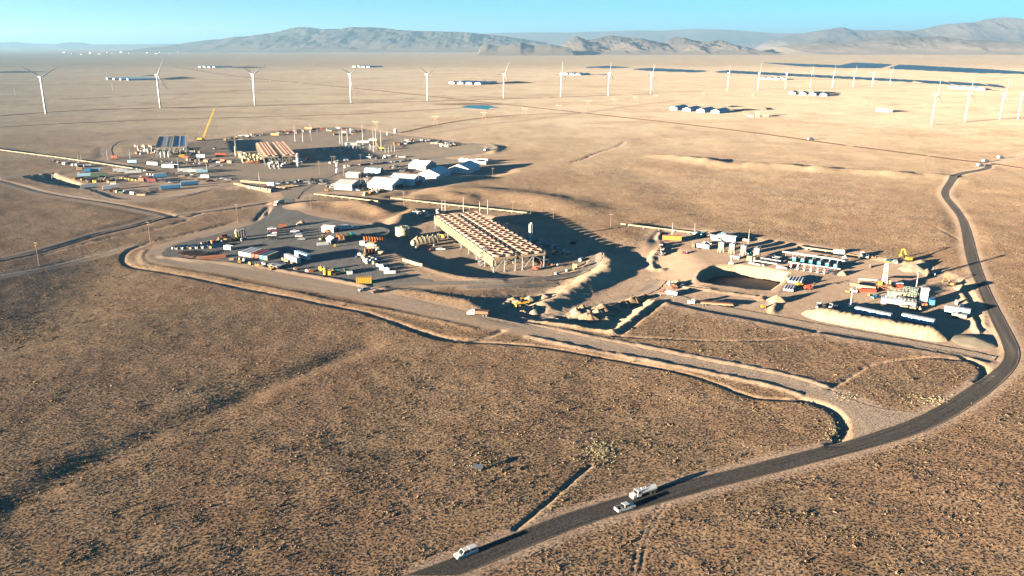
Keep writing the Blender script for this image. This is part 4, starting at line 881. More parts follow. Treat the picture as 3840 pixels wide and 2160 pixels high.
for i in range(6): PZ(772+i*9, 950-i, 60, beams, (('brown', 'steel')[i % 2], 2, 5), ('brown', 'grey')[i % 2]+' short beam stack', 'beyond the lower pipe stack row', 'beams', 'beam stacks in the yard')
for i in range(14): PZ(758+i*12.5, 920-i*1.4-(i % 3)*1.5, 100+i*13, drum if i % 2 else fitting, (('orange', 1.3, 1.2), ('tan', 1.3, 1.2), ('brown', 1.3, 1.2))[i % 3] if i % 2 else (('grey', .9, 1.9), ('tan', .9, 1.9), ('silver', .9, 1.9))[i % 3], ('orange', 'tan', 'brown', 'grey', 'tan', 'silver')[i % 3+(0 if i % 2 else 3)]+(' cable drum' if i % 2 else ' pipe fitting'), 'behind the pipe stacks', 'drum' if i % 2 else 'fitting', 'drums and fittings behind the pipe stacks')
for px, py in ((838,899),(848,897)): PZ(px, py, 30, loader, ('orange',), 'orange wheel loader', 'behind the pipe stacks', 'loader', 'loaders by the pipe stacks')
for i in range(4): PZ(888+i*9, 893-i, 95, vtank, ('cream', 1.1, 4.2), 'small cream tank', 'in the four behind the pipe stacks', 'tank', 'small tanks behind the pipe stacks')
for i, (px, py, c) in enumerate(((868,975,'tan'),(905,975,'cream'),(918,978,'white'),(898,985,'yellow'),(938,992,'yellow'),(965,998,'orange'),(978,1000,'tan'),(1024,1012,'orange'),(1016,1003,'yellow'),(1108,1012,'tan'),(990,993,'white'),(1155,1020,'white'),(1165,1021,'orange'))): PZ(px, py, 15+i*31, skid if i % 3 else box_small, ((c, 3.2, 1.8, 1.5) if i % 3 else (c, 2.6, 1.6, 1.2)), c+(' pump skid' if i % 3 else ' equipment box'), 'on the verge along the haul road', 'skid' if i % 3 else 'equipment box', 'gear along the yard verge')
PZ(800, 968, 20, bundle, ('rust', 5, 14), 'long rusty pipe bundle', 'lying flat below the beam stacks', 'pipes')
PZ(1040, 1000, -30, shed, ('darkgrey', 'grey', 9, 7, 1.3, .3, 1), 'low grey flat covered stack', 'on the verge below the containers', 'covered stack')
for i, (px, py) in enumerate(((1208,1016),(1226,1029),(1236,1031),(1246,1028))): PZ(px, py, i*50, skid, ('yellow', 4, 2.4, 2.6), 'yellow pump skid', 'in the yellow cluster on the verge', 'skid', 'yellow pump skids on the verge')
for i in range(4): PZ(1258+i*5, 1030-i, 75, beams, ('brown', 3, 4), 'brown upright frame stack', 'between yellow skids and dark truck', 'frames', 'brown frame stacks')
PZ(1284, 1026, 20, truck, ('darkgreen', 'gear', 'teal'), 'dark green equipment truck', 'beside the brown frame stacks', 'truck'); PZ(1312, 1028, 20, box_small, ('white', 2.8, 1.8, 1.6), 'white generator box', 'right of the dark green truck', 'generator')
t = PZ(1366, 1062, 10, box_small, ('yellow', 8, 3, 3.2), 'bright yellow ribbed bin', 'at the corner of the yard', 'bin')
for i in range(7): MB().box(-3.6+i*1.2, -1.56, .1, .3, .16, 3.3).build('rib', pm('orange'), t)
for i, (px, py) in enumerate(((1376,953),(1388,952),(1400,951))): PZ(px, py, 110, drum, ('rust', 1.9, 2.2), 'big rust brown drum', 'in the three at the yard end', 'cable drum', 'big brown drums')
PZ(1355, 960, 10, skid, ('white', 5, 2, 2), 'white pump skid', 'beside the big brown drums', 'skid'); PZ(1342, 965, 60, car, ('navy', 'car'), 'small dark cart', 'beside the big brown drums', 'cart', None, .7); PZ(1361, 966, 10, box_small, ('tan', 2.6, 2.2, 2.2), 'tan crate', 'in front of the big brown drums', 'crate')
for i in range(17): PZ(1362+i*2.9+(i % 4)*2, 968+(i*7 % 23), i*77, fitting, (('white', 'cream', 'galv')[i % 3], .75+.2*(i % 3), 1.4+.4*(i % 2)), ('white', 'cream', 'galvanised')[i % 3]+' pipe fitting', 'scattered below the big brown drums', 'fitting', 'fittings below the brown drums')
for i in range(5): PZ(1385+i*8, 918+i*8, -20, bundle, (('tan', 'galv')[i % 2], 3, 8), ('tan', 'galvanised')[i % 2]+' pipe bundle', 'on the bank above the condenser pad', 'pipes', 'pipes on the bank')
for i in range(5): PZ(1426+i*9, 1001+i*6, -50+i*15, fitting if i % 2 else bundle, (('white', .6, 2.6) if i % 2 else ('white', 2, 6)), ('white pipe fitting' if i % 2 else 'white pipe bundle'), 'at the yard end near the rim road', 'fitting' if i % 2 else 'pipes', 'white pipe pieces at the yard end')
PZ(1366, 1091, 215, pickup, ('silver', 'open'), 'silver pickup truck', 'leaving the yard onto haul road', 'pickup truck'); PZ(1419, 1099, 205, pickup, ('black', 'open'), 'black pickup truck', 'leaving the yard onto haul road', 'pickup truck')
PZ(1790, 1183, 168, truck, ('white', 'dump', 'brown'), 'white dump truck with brown body', 'on the haul road', 'truck', None, 1.05); PZ(1958, 1148, 200, loader, ('yellow',), 'yellow wheel loader', 'digging in the spoil below the embankment', 'loader', None, 1.15)
# ---------------------------------------------------------------- condenser pad
PZ(1510, 893, 160, vtank, ('cream', 4.6, 6.6), 'round cream storage tank', 'left of the near condenser', 'storage tank')
PZ(1594, 925, 27, hvessel, ('cream', 2.0, 19, 7), 'long cream ribbed pressure vessel', 'beside the near condenser', 'pressure vessel'); PZ(1604, 911, 27, hvessel, ('cream', 1.6, 19, 7), 'slimmer cream pressure vessel', 'behind the long ribbed vessel', 'pressure vessel')
PZ(1652, 938, 10, pickup, ('white', 'open'), 'white pickup truck', 'parked before the long ribbed vessel', 'pickup truck'); PZ(1618, 942, 30, skid, ('red', 3, 1.6, 1.4), 'red pump skid', 'before the long ribbed vessel', 'skid'); PZ(1565, 938, 30, skid, ('cream', 2.4, 2, 2.4), 'cream pump skid', 'before the long ribbed vessel', 'skid')
PZ(1660, 893, 160, lift, ('yellow',), 'yellow boom lift', 'behind the long ribbed vessel', 'lift')
PZ(1988, 922, 0, vtank, ('white', .85, 13.5), 'slender white vent stack', 'right of the near condenser', 'stack')
PZ(2008, 1013, -15, lift, ('red',), 'red boom lift', 'in front of the near condenser', 'lift'); PZ(2030, 985, 20, lift, ('orange',), 'orange boom lift', 'under the near condenser', 'lift', None, 1.3); PZ(2016, 975, 60, lift, ('red',), 'red boom lift', 'under the near condenser', 'lift', None, 1.3)
PZ(2045, 992, 60, truck, ('white', 'gear', 'red'), 'white and red equipment truck', 'under the near condenser edge', 'truck')
for i, (px, py, c) in enumerate(((2118,950,'white'),(2148,915,'maroon'),(2080,955,'navy'),(2085,930,'grey'))): PZ(px, py, 20+i*30, pickup, (c, 'open'), c+' pickup truck', 'in the shade right of the condenser', 'pickup truck', 'pickups in the condenser shade')
PZ(2178, 978, 70, pickup, ('white', 'canopy'), 'white pickup truck with canopy', 'on the lit corner of the condenser pad', 'pickup truck')
for i, (px, py, c) in enumerate(((2075,1000,'orange'),(2095,998,'white'),(2130,1018,'white'),(2088,1030,'galv'))): PZ(px, py, 20+i*9, skid, (c, 3, 1.8, 1.4), c.replace('galv', 'grey')+' pump skid', 'at the near edge of the condenser pad', 'skid', 'skids on the condenser pad')
PZ(2156, 1010, 100, box_small, ('cream', 2, 2, 3.4), 'cream tall generator box', 'at the near edge of the condenser pad', 'generator')
for i in range(6): PZ(2005+i*22, 905+i*9, 45+i*9, bundle if i % 2 else skid, (('galv', 3, 10) if i % 2 else ('grey', 6, 3, 2.6)), ('galvanised pipe bundle' if i % 2 else 'grey pump skid'), 'in the deep shade right of the condenser', 'pipes' if i % 2 else 'skid', 'gear in the condenser shade')
for i, (px, py) in enumerate(((1562,812),(1585,806),(1605,808),(1640,800),(1652,798))): PZ(px, py, 20+i*25, truck if i % 2 else pickup, (('white', 'gear', 'white') if i % 2 else ('white', 'open')), 'white equipment truck' if i % 2 else 'white pickup truck', 'at the far end of the near condenser', 'truck' if i % 2 else 'pickup truck', 'white trucks at the condenser end')
for i in range(4): PZ(1528+i*14, 982+i*4.5, -30, bundle, ('cream', 2, 6), 'cream pipe bundle', 'in the shaded dip by the rim road', 'pipes', 'pipes in the dip')
for px, py, h in ((1799,800,9),(1829,803,11),(1738,800,12),(1658,800,10),(1670,800,10)): PZ(px, py, 0, mast, (h, .3), 'thin steel mast', 'behind the near condenser', 'mast', 'masts behind the near condenser')
for px, py in ((1990,815),(2075,828),(2290,850),(1515,765),(1922,800)): PZ(px, py, 60, pole, (9, 's'), 'short power pole', 'along the elevated pipeline', 'power pole', 'poles along the pipeline')
# ---------------------------------------------------------------- east pad
PZ(2519, 905, -12, trailer, ('orange', 12, 3.8, 'orange'), 'big orange tank trailer', 'at the corner of the drilling pad', 'trailer')
PZ(2482, 921, 60, dozer, ('teal',), 'teal bulldozer', 'behind the sand berm of the pad', 'bulldozer'); PZ(2478, 935, 75, truck, ('white', 'gear', 'brown'), 'white equipment truck', 'upper one behind the sand berm', 'truck'); PZ(2482, 953, 75, truck, ('white', 'gear', 'grey'), 'white equipment truck', 'lower one behind the sand berm', 'truck')
PZ(2569, 951, -20, skid, ('maroon', 3.4, 2, 1.4), 'maroon pump skid', 'alone on the drilling pad', 'skid'); PZ(2602, 926, 60, skid, ('brown', 4, 3, 2.6), 'brown pump skid', 'left of the white drilling trailer', 'skid')
PZ(2638, 934, -38, trailer, ('white', 8, 3.2, 'grey'), 'short white office trailer', 'left of the cream sand silos', 'trailer'); PZ(2650, 916, -20, pickup, ('white', 'open'), 'white pickup truck', 'behind the short office trailer', 'pickup truck')
PZ(2678, 895, -20, box_small, ('white', 4, 2.4, 2.4), 'white equipment box', 'beside the low grey building', 'equipment box'); PZ(2686, 903, -15, pickup, ('white', 'open'), 'white pickup truck', 'in front of the low grey building', 'pickup truck')
PZ(2728, 902, -36, shed, ('silver', 'silver', 12, 5, 3.2, .4, 2), 'low grey building', 'behind the cream sand silos', 'building'); PZ(2730, 890, -36, truck, ('blue', 'gear', 'blue'), 'blue equipment truck', 'behind the low grey building', 'truck')
for i, (px, py) in enumerate(((2705,942),(2745,948),(2788,955),(2837,965))): PZ(px, py, -115, silo, ('cream',), 'cream sand silo on splayed legs', 'in the silo row', 'silo', 'sand silos')
PZ(2811, 952, 60, box_small, ('teal', 3, 2.2, 2.2), 'teal tank box', 'between two cream sand silos', 'tank box'); PZ(2757, 970, -30, box_small, ('white', 1.6, 1.6, 1.6), 'small white tote', 'in front of the sand silos', 'tote', 'totes'); PZ(2767, 971, -30, box_small, ('white', 1.6, 1.6, 1.6), 'small white tote', 'in front of the sand silos', 'tote', 'totes')
PZ(2812, 978, -38, box_small, ('cream', 3, 2.4, 2.9), 'cream control cabin', 'left of the pipe manifold', 'cabin'); PZ(2829, 979, -38, box_small, ('cream', 1, 1.6, 2.4), 'narrow cream cabinet', 'beside the cream control cabin', 'cabinet')
PZ(2740, 993, 0, light_tower, (5,), 'small light tower', 'on the far rim of the reserve pit', 'light tower')
def manifold(n):
    t = empty('pipe_manifold')
    for i in range(n): MB().tube((-6+i*12/(n-1), -3, .9), (-6+i*12/(n-1), 3, .9+.4*(i % 2)), .22, n=8).tube((-6+i*12/(n-1), 3, .2), (-6+i*12/(n-1), 3, 1.6), .2, n=8).build('branch_pipe', pm('galv' if i % 2 else 'tan'), t)
    MB().tube((-7, -3, 1.0), (7, -3, 1.0), .38, n=10).build('header', pm('galv'), t); MB().tube((-7, 3.2, 1.4), (7, 3.2, 1.4), .32, n=10).build('header', pm('galv'), t)
    return t
PZ(2875, 985, -36, manifold, (9,), 'grey pipe manifold with branch pipes', 'left of the frac pump row', 'manifold'); PZ(2905, 972, 50, manifold, (7,), 'grey pipe manifold', 'at the head of the frac pump row', 'manifold', None, .8)
for a, b in (((2808,988),(2832,993)),((2836,994),(2851,997)),((2857,998),(2865,999))):
    p, q = P(*a, .5), P(*b, .5); o = MB().tube((0, 0, 0), q-p, .45, n=10).build('concrete_barrier', pm('white'), None); o.location = p; REG.append((o, 'white round barrier pipe', 'in front of the pipe manifold', 'barrier pipes', a[0])); o['category'] = 'pipe'
def long_pipe(a, b, z0, z1, r, n, label):
    p, q = P(*a, 0), P(*b, 0); t = empty('header_pipe'); t.location = p; d = q-p; d.z = 0
    MB().tube((0, 0, z0), (d.x, d.y, z1), r, n=12).build('pipe', pm('white'), t)
    for i in range(n): s = (i+.5)/n; MB().bar((d.x*s, d.y*s, 0), (d.x*s, d.y*s, z0+(z1-z0)*s), .22).build('support', STEEL, t)
    return single(t, label, 'pipe')
long_pipe((2932,963), (3155,996), 3.2, 3.2, .42, 8, 'long white overhead pipe behind the frac pumps'); long_pipe((2955,992), (3150,1018), 1.4, 1.4, .36, 8, 'long white low pipe in front of the frac pumps')
def fracpump(col):
    t = empty('frac_pump'); MB().box(0, 0, .5, 8.4, 2.4, .35).build('trailer_frame', DARKST, t); MB().box(-2.2, 0, .9, 3.4, 2.0, 1.7).build('engine', pm(col), t); MB().box(-2.2, 0, 2.6, 3.0, 1.8, .35).build('radiator', pm('steel'), t)
    MB().box(2.4, 0, .9, 2.2, 1.8, 1.1).build('fluid_end', pm('darkgrey'), t); MB().bar((1.0, 0, 1.3), (4.2, 0, 3.0), .3).build('riser', pm('galv'), t); MB().box(.2, 0, .9, 1.0, 2.5, .5).build('walkway', pm('cream'), t)
    wheels(t, (-3.3, -2.2), 1.0, .5, .4, False); return t
for i in range(6): PZ(2982+i*30.5, 978+i*5.6, 60, fracpump, ('teal',), 'blue and black frac pump trailer', 'in the frac pump row', 'pump trailer', 'frac pumps')
for i in range(6): PZ(2966+i*25, 1007+i*3.9, 30, wellhead, ('white',), 'white and red wellhead', 'in the wellhead row', 'wellhead', 'wellheads')
PZ(2930, 1009, -15, pickup, ('white', 'canopy'), 'white pickup truck with canopy', 'in front of the wellhead row', 'pickup truck'); PZ(3162, 988, -30, vtank, ('white', .9, 3.2), 'small white tank', 'at the end of the frac pump row', 'tank')
PZ(3132, 1028, 20, bundle, ('darkgrey', 4, 5), 'dark hose bundle', 'at the end of the wellhead row', 'hoses'); PZ(3115, 1022, 20, skid, ('navy', 3, 2, 1.2), 'dark blue pump skid', 'at the end of the wellhead row', 'skid')
def sackstack(n, m):
    t = empty('tube_bank')
    for i in range(n): MB().tube((-4.6, (i-(n-1)/2)*1.55, 1.2), (4.6, (i-(n-1)/2)*1.55, 1.2), .74, n=12).build('tube', pm('silver'), t); MB().tube((-4.9, (i-(n-1)/2)*1.55, 1.2), (-4.6, (i-(n-1)/2)*1.55, 1.2), .5, n=10).build('end_cap', pm('white'), t)
    MB().box(0, 0, 0, 9, n*1.5, .45).build('skid', DARKST, t); return t
PZ(2985, 1058, 62, sackstack, (5, 0), 'big white tube bank', 'upper one right of the reserve pit', 'tube bank', 'white tube banks', 1.0); PZ(2960, 1087, 62, sackstack, (4, 0), 'white tube bank', 'lower one right of the reserve pit', 'tube bank', 'white tube banks', .85)
PZ(2997, 1075, 20, skid, ('yellow', 4, 2.2, 2.6), 'yellow pump skid', 'beside the white tube banks', 'skid'); PZ(3029, 1085, 5, lift, ('red',), 'red boom lift', 'right of the white tube banks', 'lift', None, 1.1); PZ(2955, 1052, 0, fitting, ('white', .7, 1.4), 'white pipe fitting', 'at the corner of the reserve pit', 'fitting')
put((3, 'sand'), dirt_pile, 3158, 1030, None, 'tan dirt pile', 'at the end of the wellhead row', 'dirt pile', None, (3, 2.4, 2.4)); p = P(3117, 1034)
PZ(2612, 1143, 167, truck, ('white', 'semi', 'tan'), 'white semi truck with long low trailer', 'on the lower edge of the drilling pad', 'semi truck')
PZ(2503, 1110, 150, truck, ('red', 'tank', 'white'), 'white tank truck with red cab', 'by the dug pit corner', 'tank truck'); PZ(2520, 1078, 100, truck, ('white', 'gear', 'rust'), 'white equipment truck with rusty gear', 'left of the reserve pit', 'truck')
PZ(2862, 1155, 10, skid, ('yellow', 2.4, 1.6, 1.4), 'small yellow pump skid', 'by the small sand berm', 'skid'); PZ(2560, 1072, -20, fitting, ('white', .5, 1.0), 'small white fitting', 'on the berm left of the reserve pit', 'fitting')
put((5, 'sand'), dirt_pile, 2912, 1128, None, 'short tan dirt pile', 'between reserve pit and long sand berm', 'dirt pile', None, (4.6, 3, 3.2)); put((6, 'soil'), dirt_pile, 2850, 1124, None, 'brown brush heap', 'below the reserve pit', 'dirt pile', None, (3, 2, 1.3))
put((8, 'gravel'), dirt_pile, 3422, 1012, None, 'grey gravel pile', 'at the far corner of the drilling pad', 'gravel pile', None, (7.5, 6.5, 4.2)); put((9, 'sand'), dirt_pile, 3450, 990, None, 'sandy dirt pile', 'behind the grey gravel pile', 'dirt pile', None, (7, 4.5, 2.6)); put((10, 'soil'), dirt_pile, 3474, 1030, None, 'brown stump heap', 'right of the grey gravel pile', 'dirt pile', None, (2.2, 4.4, 3.6))
put((12, 'gravel'), dirt_pile, 3655, 1282, None, 'wide flat earth mound', 'inside the bend of the asphalt road', 'dirt pile', None, (10, 9, 1.9)); put((13, 'sand'), dirt_pile, 3604, 1080, None, 'round sandy mound', 'right of the orange excavator', 'dirt pile', None, (3.6, 3.4, 2.4))
for i in range(22):
    u, v = (i*0.618) % 1, (i*.382+.13) % 1; px = 2150+270*u; py = 1168-55*u+v*38; put((30+i % 5, ('soil', 'sand', 'soil')[i % 3]), dirt_pile, px, py, None, ('brown', 'sandy', 'brown')[i % 3]+' spoil heap', 'dumped inside the dug pit', 'spoil heap', 'spoil heaps', (3+2.2*v, 2.6+2*u, 1.3+2.2*((i*.27) % 1)), rz=i*1.3)
for i, (px, py) in enumerate(((1905,1135),(1925,1128),(1940,1140),(1985,1128),(2010,1118),(2040,1115),(1975,1160),(2000,1170),(1890,1145))): put((30+i % 5, 'sand'), dirt_pile, px, py, None, 'sandy spoil heap', 'around the yellow loader', 'spoil heap', 'spoil heaps', (4+i % 3, 3+i % 2, 1.2+.5*(i % 4)), rz=i*1.7)
# long flat topped berm before the white trailers
cr = [(3007,1172),(3060,1190),(3150,1208),(3250,1226),(3350,1244),(3450,1262),(3530,1274),(3556,1276)]
pts = [P(*q) for q in resample(smooth(cr), 110)]; M_BERM = mat('berm_sand', (.42, .32, .22), .95, 0, .2, .5, .1, .9); V = []; F = []; K = 9
for i, q in enumerate(pts):
    a = pts[max(0, i-1)]; b = pts[min(len(pts)-1, i+1)]; d = (b-a); d.z = 0; d.normalize(); n_ = Vector((-d.y, d.x, 0)); s = i/(len(pts)-1); e = min(1, s*9, (1-s)*9)**.6
    for k in range(K):
        u = k/(K-1); off = -4.5+u*15; z = 4.2*e*min(1, u*3.0, (1-u)*2.6)+fbm(np.array([i*.53]), np.array([k*.9]), 4, 81)[0]*.7*e*(0 < k < K-1)
        V.append(tuple(q+n_*off*(.35+.65*e)+Vector((0, 0, z-.15))))
    if i: F += [((i-1)*K+k, i*K+k, i*K+k+1, (i-1)*K+k+1) for k in range(K-1)]
single(mesh_obj('earth_berm', V, F, M_BERM, None, None, True), 'long sandy flat topped berm before the crew trailers', 'berm')
PZ(3272, 1190, -42.3+180, trailer, ('lightblue', 16, 3.4, 'white'), 'long white crew trailer with shade-blue body colour', 'left one behind the sandy berm', 'trailer', 'crew trailers'); PZ(3440, 1214, -41+180, trailer, ('lightblue', 13.5, 3.4, 'white'), 'long white crew trailer with shade-blue body colour', 'right one behind the sandy berm', 'trailer', 'crew trailers')  # white trailers; their blue shade is put into the body colour
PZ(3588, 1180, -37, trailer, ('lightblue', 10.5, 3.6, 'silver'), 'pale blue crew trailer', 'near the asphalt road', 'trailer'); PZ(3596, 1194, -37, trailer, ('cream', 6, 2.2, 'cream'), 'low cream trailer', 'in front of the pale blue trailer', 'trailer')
PZ(3068, 1158, 60, truck, ('white', 'gear', 'grey'), 'white equipment truck', 'at the left tip of the sandy berm', 'truck'); PZ(3115, 1152, 60, pickup, ('white', 'open'), 'white pickup truck', 'in shade behind the sandy berm tip', 'pickup truck'); PZ(3135, 1158, 60, pickup, ('navy', 'open'), 'dark blue pickup truck', 'in shade behind the sandy berm tip', 'pickup truck'); PZ(3338, 1195, 60, box_small, ('white', 1.5, 1.2, 2.4), 'white portable toilet', 'between the two crew trailers', 'toilet')
PZ(3188, 1154, 40, light_tower, (9.0,), 'tall light tower', 'left of the drilling rig', 'light tower', 'tall light towers'); PZ(3434, 1088, 40, light_tower, (9.0,), 'tall light tower', 'right of the drilling rig', 'light tower', 'tall light towers')
# drilling rig
t = empty('drilling_rig'); t.location = P(3312, 1085); t.rotation_euler = (0, 0, R(-15)); single(t, 'cream and red drilling rig with short mast', 'drilling rig')
q = MB()
for x in (-1, 1):
    for y in (-1, 1): q.bar((x*1.0, y*1.0, 3), (x*.55, y*.55, 14.4), .22)
for k in range(8):
    z = 3+k*1.43; s = 1-.45*k/8; q.bar((-s, -s, z), (s, -s, z+1.4), .12).bar((s, -s, z), (s, s, z+1.4), .12).bar((s, s, z), (-s, s, z+1.4), .12).bar((-s, s, z), (-s, -s, z+1.4), .12)
q.build('mast', pm('white'), t); MB().box(0, 0, 14.2, 1.7, 1.7, .9).build('crown_block', pm('yellow'), t); MB().box(-.5, 0, 4, .9, 1.0, 8.5).build('mast_ladder_cage', pm('white'), t)
MB().box(0, 0, 2.4, 7, 6, .5).build('drill_floor', pm('rust'), t)
for x in (-3, 3):
    for y in (-2.6, 2.6): MB().bar((x, y, 0), (x, y, 2.5), .4).build('leg', pm('rust'), t)
for s in (-1, 1): MB().bar((-3, s*2.4, 0), (3, s*2.4, 2.4), .25).bar((3, s*2.4, 0), (-3, s*2.4, 2.4), .25).build('substructure_brace', pm('rust'), t)
MB().box(2.2, 1.5, 2.9, 2.2, 2.6, 2.2).build('doghouse', pm('tan'), t); MB().box(-2.2, -1.6, 2.9, 1.8, 1.8, 1.6).build('drawworks', pm('yellow'), t)
MB().bar((-3, 2.0, 4.2), (-11.5, 4.5, 3.4), .8, .8).build('hose_boom', pm('cream'), t); MB().bar((-11.5, 4.5, 0), (-11.5, 4.5, 3.4), .3).build('boom_post', pm('cream'), t)
MB().bar((2.5, -3, 2.7), (6.5, -4.2, 0.2), 1.1, .3).build('stairs', pm('tan'), t)
PZ(3248, 1083, -30, bundle, ('cream', 3, 9), 'cream drill pipe bundle', 'left of the drilling rig', 'pipes'); PZ(3226, 1075, -30, beams, ('pine', 3, 10), 'tan beam stack', 'left of the drilling rig', 'beams'); PZ(3248, 1094, -5, bundle, ('red', 4, 9), 'red drill pipe bundle', 'left of the drilling rig', 'pipes'); PZ(3200, 1096, -20, skid, ('white', 4, 2, 1.8), 'white pump skid', 'at the foot of the tall light tower', 'skid'); PZ(3178, 1096, -30, box_small, ('orange', 2, 1.2, 1), 'orange box', 'at the foot of the tall light tower', 'box')
PZ(3262, 1112, 30, skid, ('orange', 2.4, 1.8, 1.6), 'orange pump skid', 'in front of the drilling rig', 'skid'); PZ(3284, 1118, 30, pickup, ('blue', 'open'), 'blue and white pickup truck', 'in front of the drilling rig', 'pickup truck')
PZ(3356, 1078, -5, trailer, ('white', 7, 2.6, 'white'), 'low white trailer', 'behind the cream mud tanks', 'trailer'); PZ(3360, 1086, -5, container, ('red', 6.1), 'red container', 'behind the cream mud tanks', 'container')
def mudtank(col, L, W, H, top):
    t = empty('mud_tank'); c = pm(col); MB().box(0, 0, .2, L, W, H-.2).build('tank', c, t); MB().box(0, 0, H, L-.3, W-.3, .06).build('grating', pm(top), t); q = MB()
    for x in np.linspace(-L/2, L/2, 7):
        for s in (-1, 1): q.bar((x, s*W/2, H), (x, s*W/2, H+1.1), .06)
    for s in (-1, 1): q.bar((-L/2, s*W/2, H+1.1), (L/2, s*W/2, H+1.1), .07).bar((-L/2, s*W/2, H+.55), (L/2, s*W/2, H+.55), .05)
    q.build('handrail', STEEL, t)
    for i in range(4): MB().lathe([(.001, H+1.1), (.3, H+1.1), (.3, H)], 8, -L*.3+i*L*.2, W*.2).build('agitator', pm('green' if col == 'cream' else 'grey'), t)
    for i in range(6): MB().box(-L/2+.6+i*(L-1.2)/5, -W/2-.06, .2, .16, .12, H-.3).build('rib', c, t)
    return t
PZ(3362, 1112, -25, mudtank, ('cream', 8.6, 3.2, 2.8, 'brown'), 'cream mud tank', 'right of the drilling rig', 'mud tank', 'mud tanks'); PZ(3412, 1106, -35, mudtank, ('cream', 6.5, 3.0, 2.6, 'silver'), 'cream mud tank with grey top', 'right of the drilling rig', 'mud tank', 'mud tanks'); PZ(3420, 1122, -55, mudtank, ('cream', 5, 2.4, 2.2, 'green'), 'cream mud tank with green top', 'right of the drilling rig', 'mud tank', 'mud tanks')
PZ(3345, 1140, -24, mudtank, ('galv', 10, 3.4, 2.8, 'lightblue'), 'long grey mud tank with blue top', 'in front of the drilling rig', 'mud tank', 'mud tanks'); PZ(3398, 1148, -24, mudtank, ('galv', 8, 3, 2.4, 'grey'), 'long grey mud tank with grey top', 'in front of the drilling rig', 'mud tank', 'mud tanks'); PZ(3388, 1156, -15, box_small, ('cream', 3.4, 1.6, 1.4), 'cream hopper box', 'in front of the grey mud tanks', 'box')
t = PZ(3461, 1138, -20, box_small, ('white', 3.0, 3.0, 7.6), 'tall white bulk silo', 'beside the mud tanks', 'silo'); MB().box(0, 0, 7.7, 3.6, 3.6, .3).build('cap', pm('white'), t)
for s in (-1, 1): MB().bar((1.6, s*.3, .2), (1.6, s*.3, 8), .07).build('ladder', STEEL, t)
PZ(3440, 1146, 0, fitting, ('cream', 1.2, 2.0), 'cream round vessel', 'in front of the tall bulk silo', 'vessel')
for px, c in ((3462, 'red'), (3472, 'orange')): PZ(px, 1149, 20, fitting, (c, .9, 1.5), c+' drum', 'in front of the tall bulk silo', 'drum')
for i, px in enumerate((3420, 3434, 3449)): PZ(px, 1163+i, 30*i, skid, ('tan', 2.6, 1.6, 1.6), 'tan pump skid', 'in front of the mud tanks', 'skid', 'tan skids')
PZ(3489, 1140, 70, truck, ('white', 'box', 'blue'), 'blue box truck with white cab', 'right of the tall bulk silo', 'truck', None, .9)
PZ(3402, 978, 100, excavator, ('yellow',), 'yellow excavator', 'behind the grey gravel pile', 'excavator', None, 1.1); PZ(3358, 984, 70, pickup, ('white', 'open'), 'white pickup truck', 'left of the yellow excavator', 'pickup truck'); PZ(3336, 978, 200, pickup, ('teal', 'open'), 'teal pickup truck', 'left of the yellow excavator', 'pickup truck'); PZ(3262, 1002, 60, skid, ('brown', 3, 2, 1.4), 'brown pump skid', 'in the middle of the drilling pad', 'skid')
PZ(3567, 1072, 120, excavator, ('orange',), 'orange excavator', 'near the asphalt road', 'excavator', None, .8); PZ(3584, 1082, 20, skid, ('tan', 3, 2, 1), 'tan pump skid', 'beside the orange excavator', 'skid')
PZ(3502, 1032, 60, light_tower, (4,), 'small white light tower', 'beyond the grey gravel pile', 'light tower'); PZ(3585, 1140, 60, skid, ('white', 3, 2, 1.8), 'white pump skid', 'behind the pale blue trailer', 'skid'); PZ(3608, 1152, 60, car, ('white', 'car'), 'white car', 'behind the pale blue trailer', 'car')
PZ(3145, 953, -8, container, ('white', 6.1), 'white container', 'by the raised pipeline end', 'container')
for px in (3180, 3192, 3210): PZ(px, 955+(px-3180)*.08, -8, beams, ('pine', 3, 3), 'tan timber frame stack', 'by the raised pipeline end', 'frames', 'tan frame stacks')
PZ(3232, 962, 60, truck, ('white', 'gear', 'white'), 'white equipment truck', 'by the raised pipeline end', 'truck'); PZ(3252, 964, 60, pickup, ('white', 'open'), 'white pickup truck', 'by the raised pipeline end', 'pickup truck'); PZ(3276, 966, -10, skid, ('orange', 3, 1.6, 1), 'orange pump skid', 'by the raised pipeline end', 'skid')
for i, (px, py, c) in enumerate(((2612,880,'white'),(2634,886,'teal'),(2650,886,'white'),(2662,887,'white'),(2795,905,'tan'))): PZ(px, py, 40+i*25, truck if i == 1 else pickup, (c, 'gear', 'teal') if i == 1 else (c, 'open'), c+(' equipment truck' if i == 1 else ' pickup truck'), 'along the pipeline behind the drilling pad', 'truck' if i == 1 else 'pickup truck', 'vehicles along the pipeline')
for px, py in ((2603,888),(2806,912),(2520,884)): PZ(px, py, 0, mast, (9, .2), 'thin lamp mast', 'along the pipeline behind the drilling pad', 'mast', 'lamp masts')
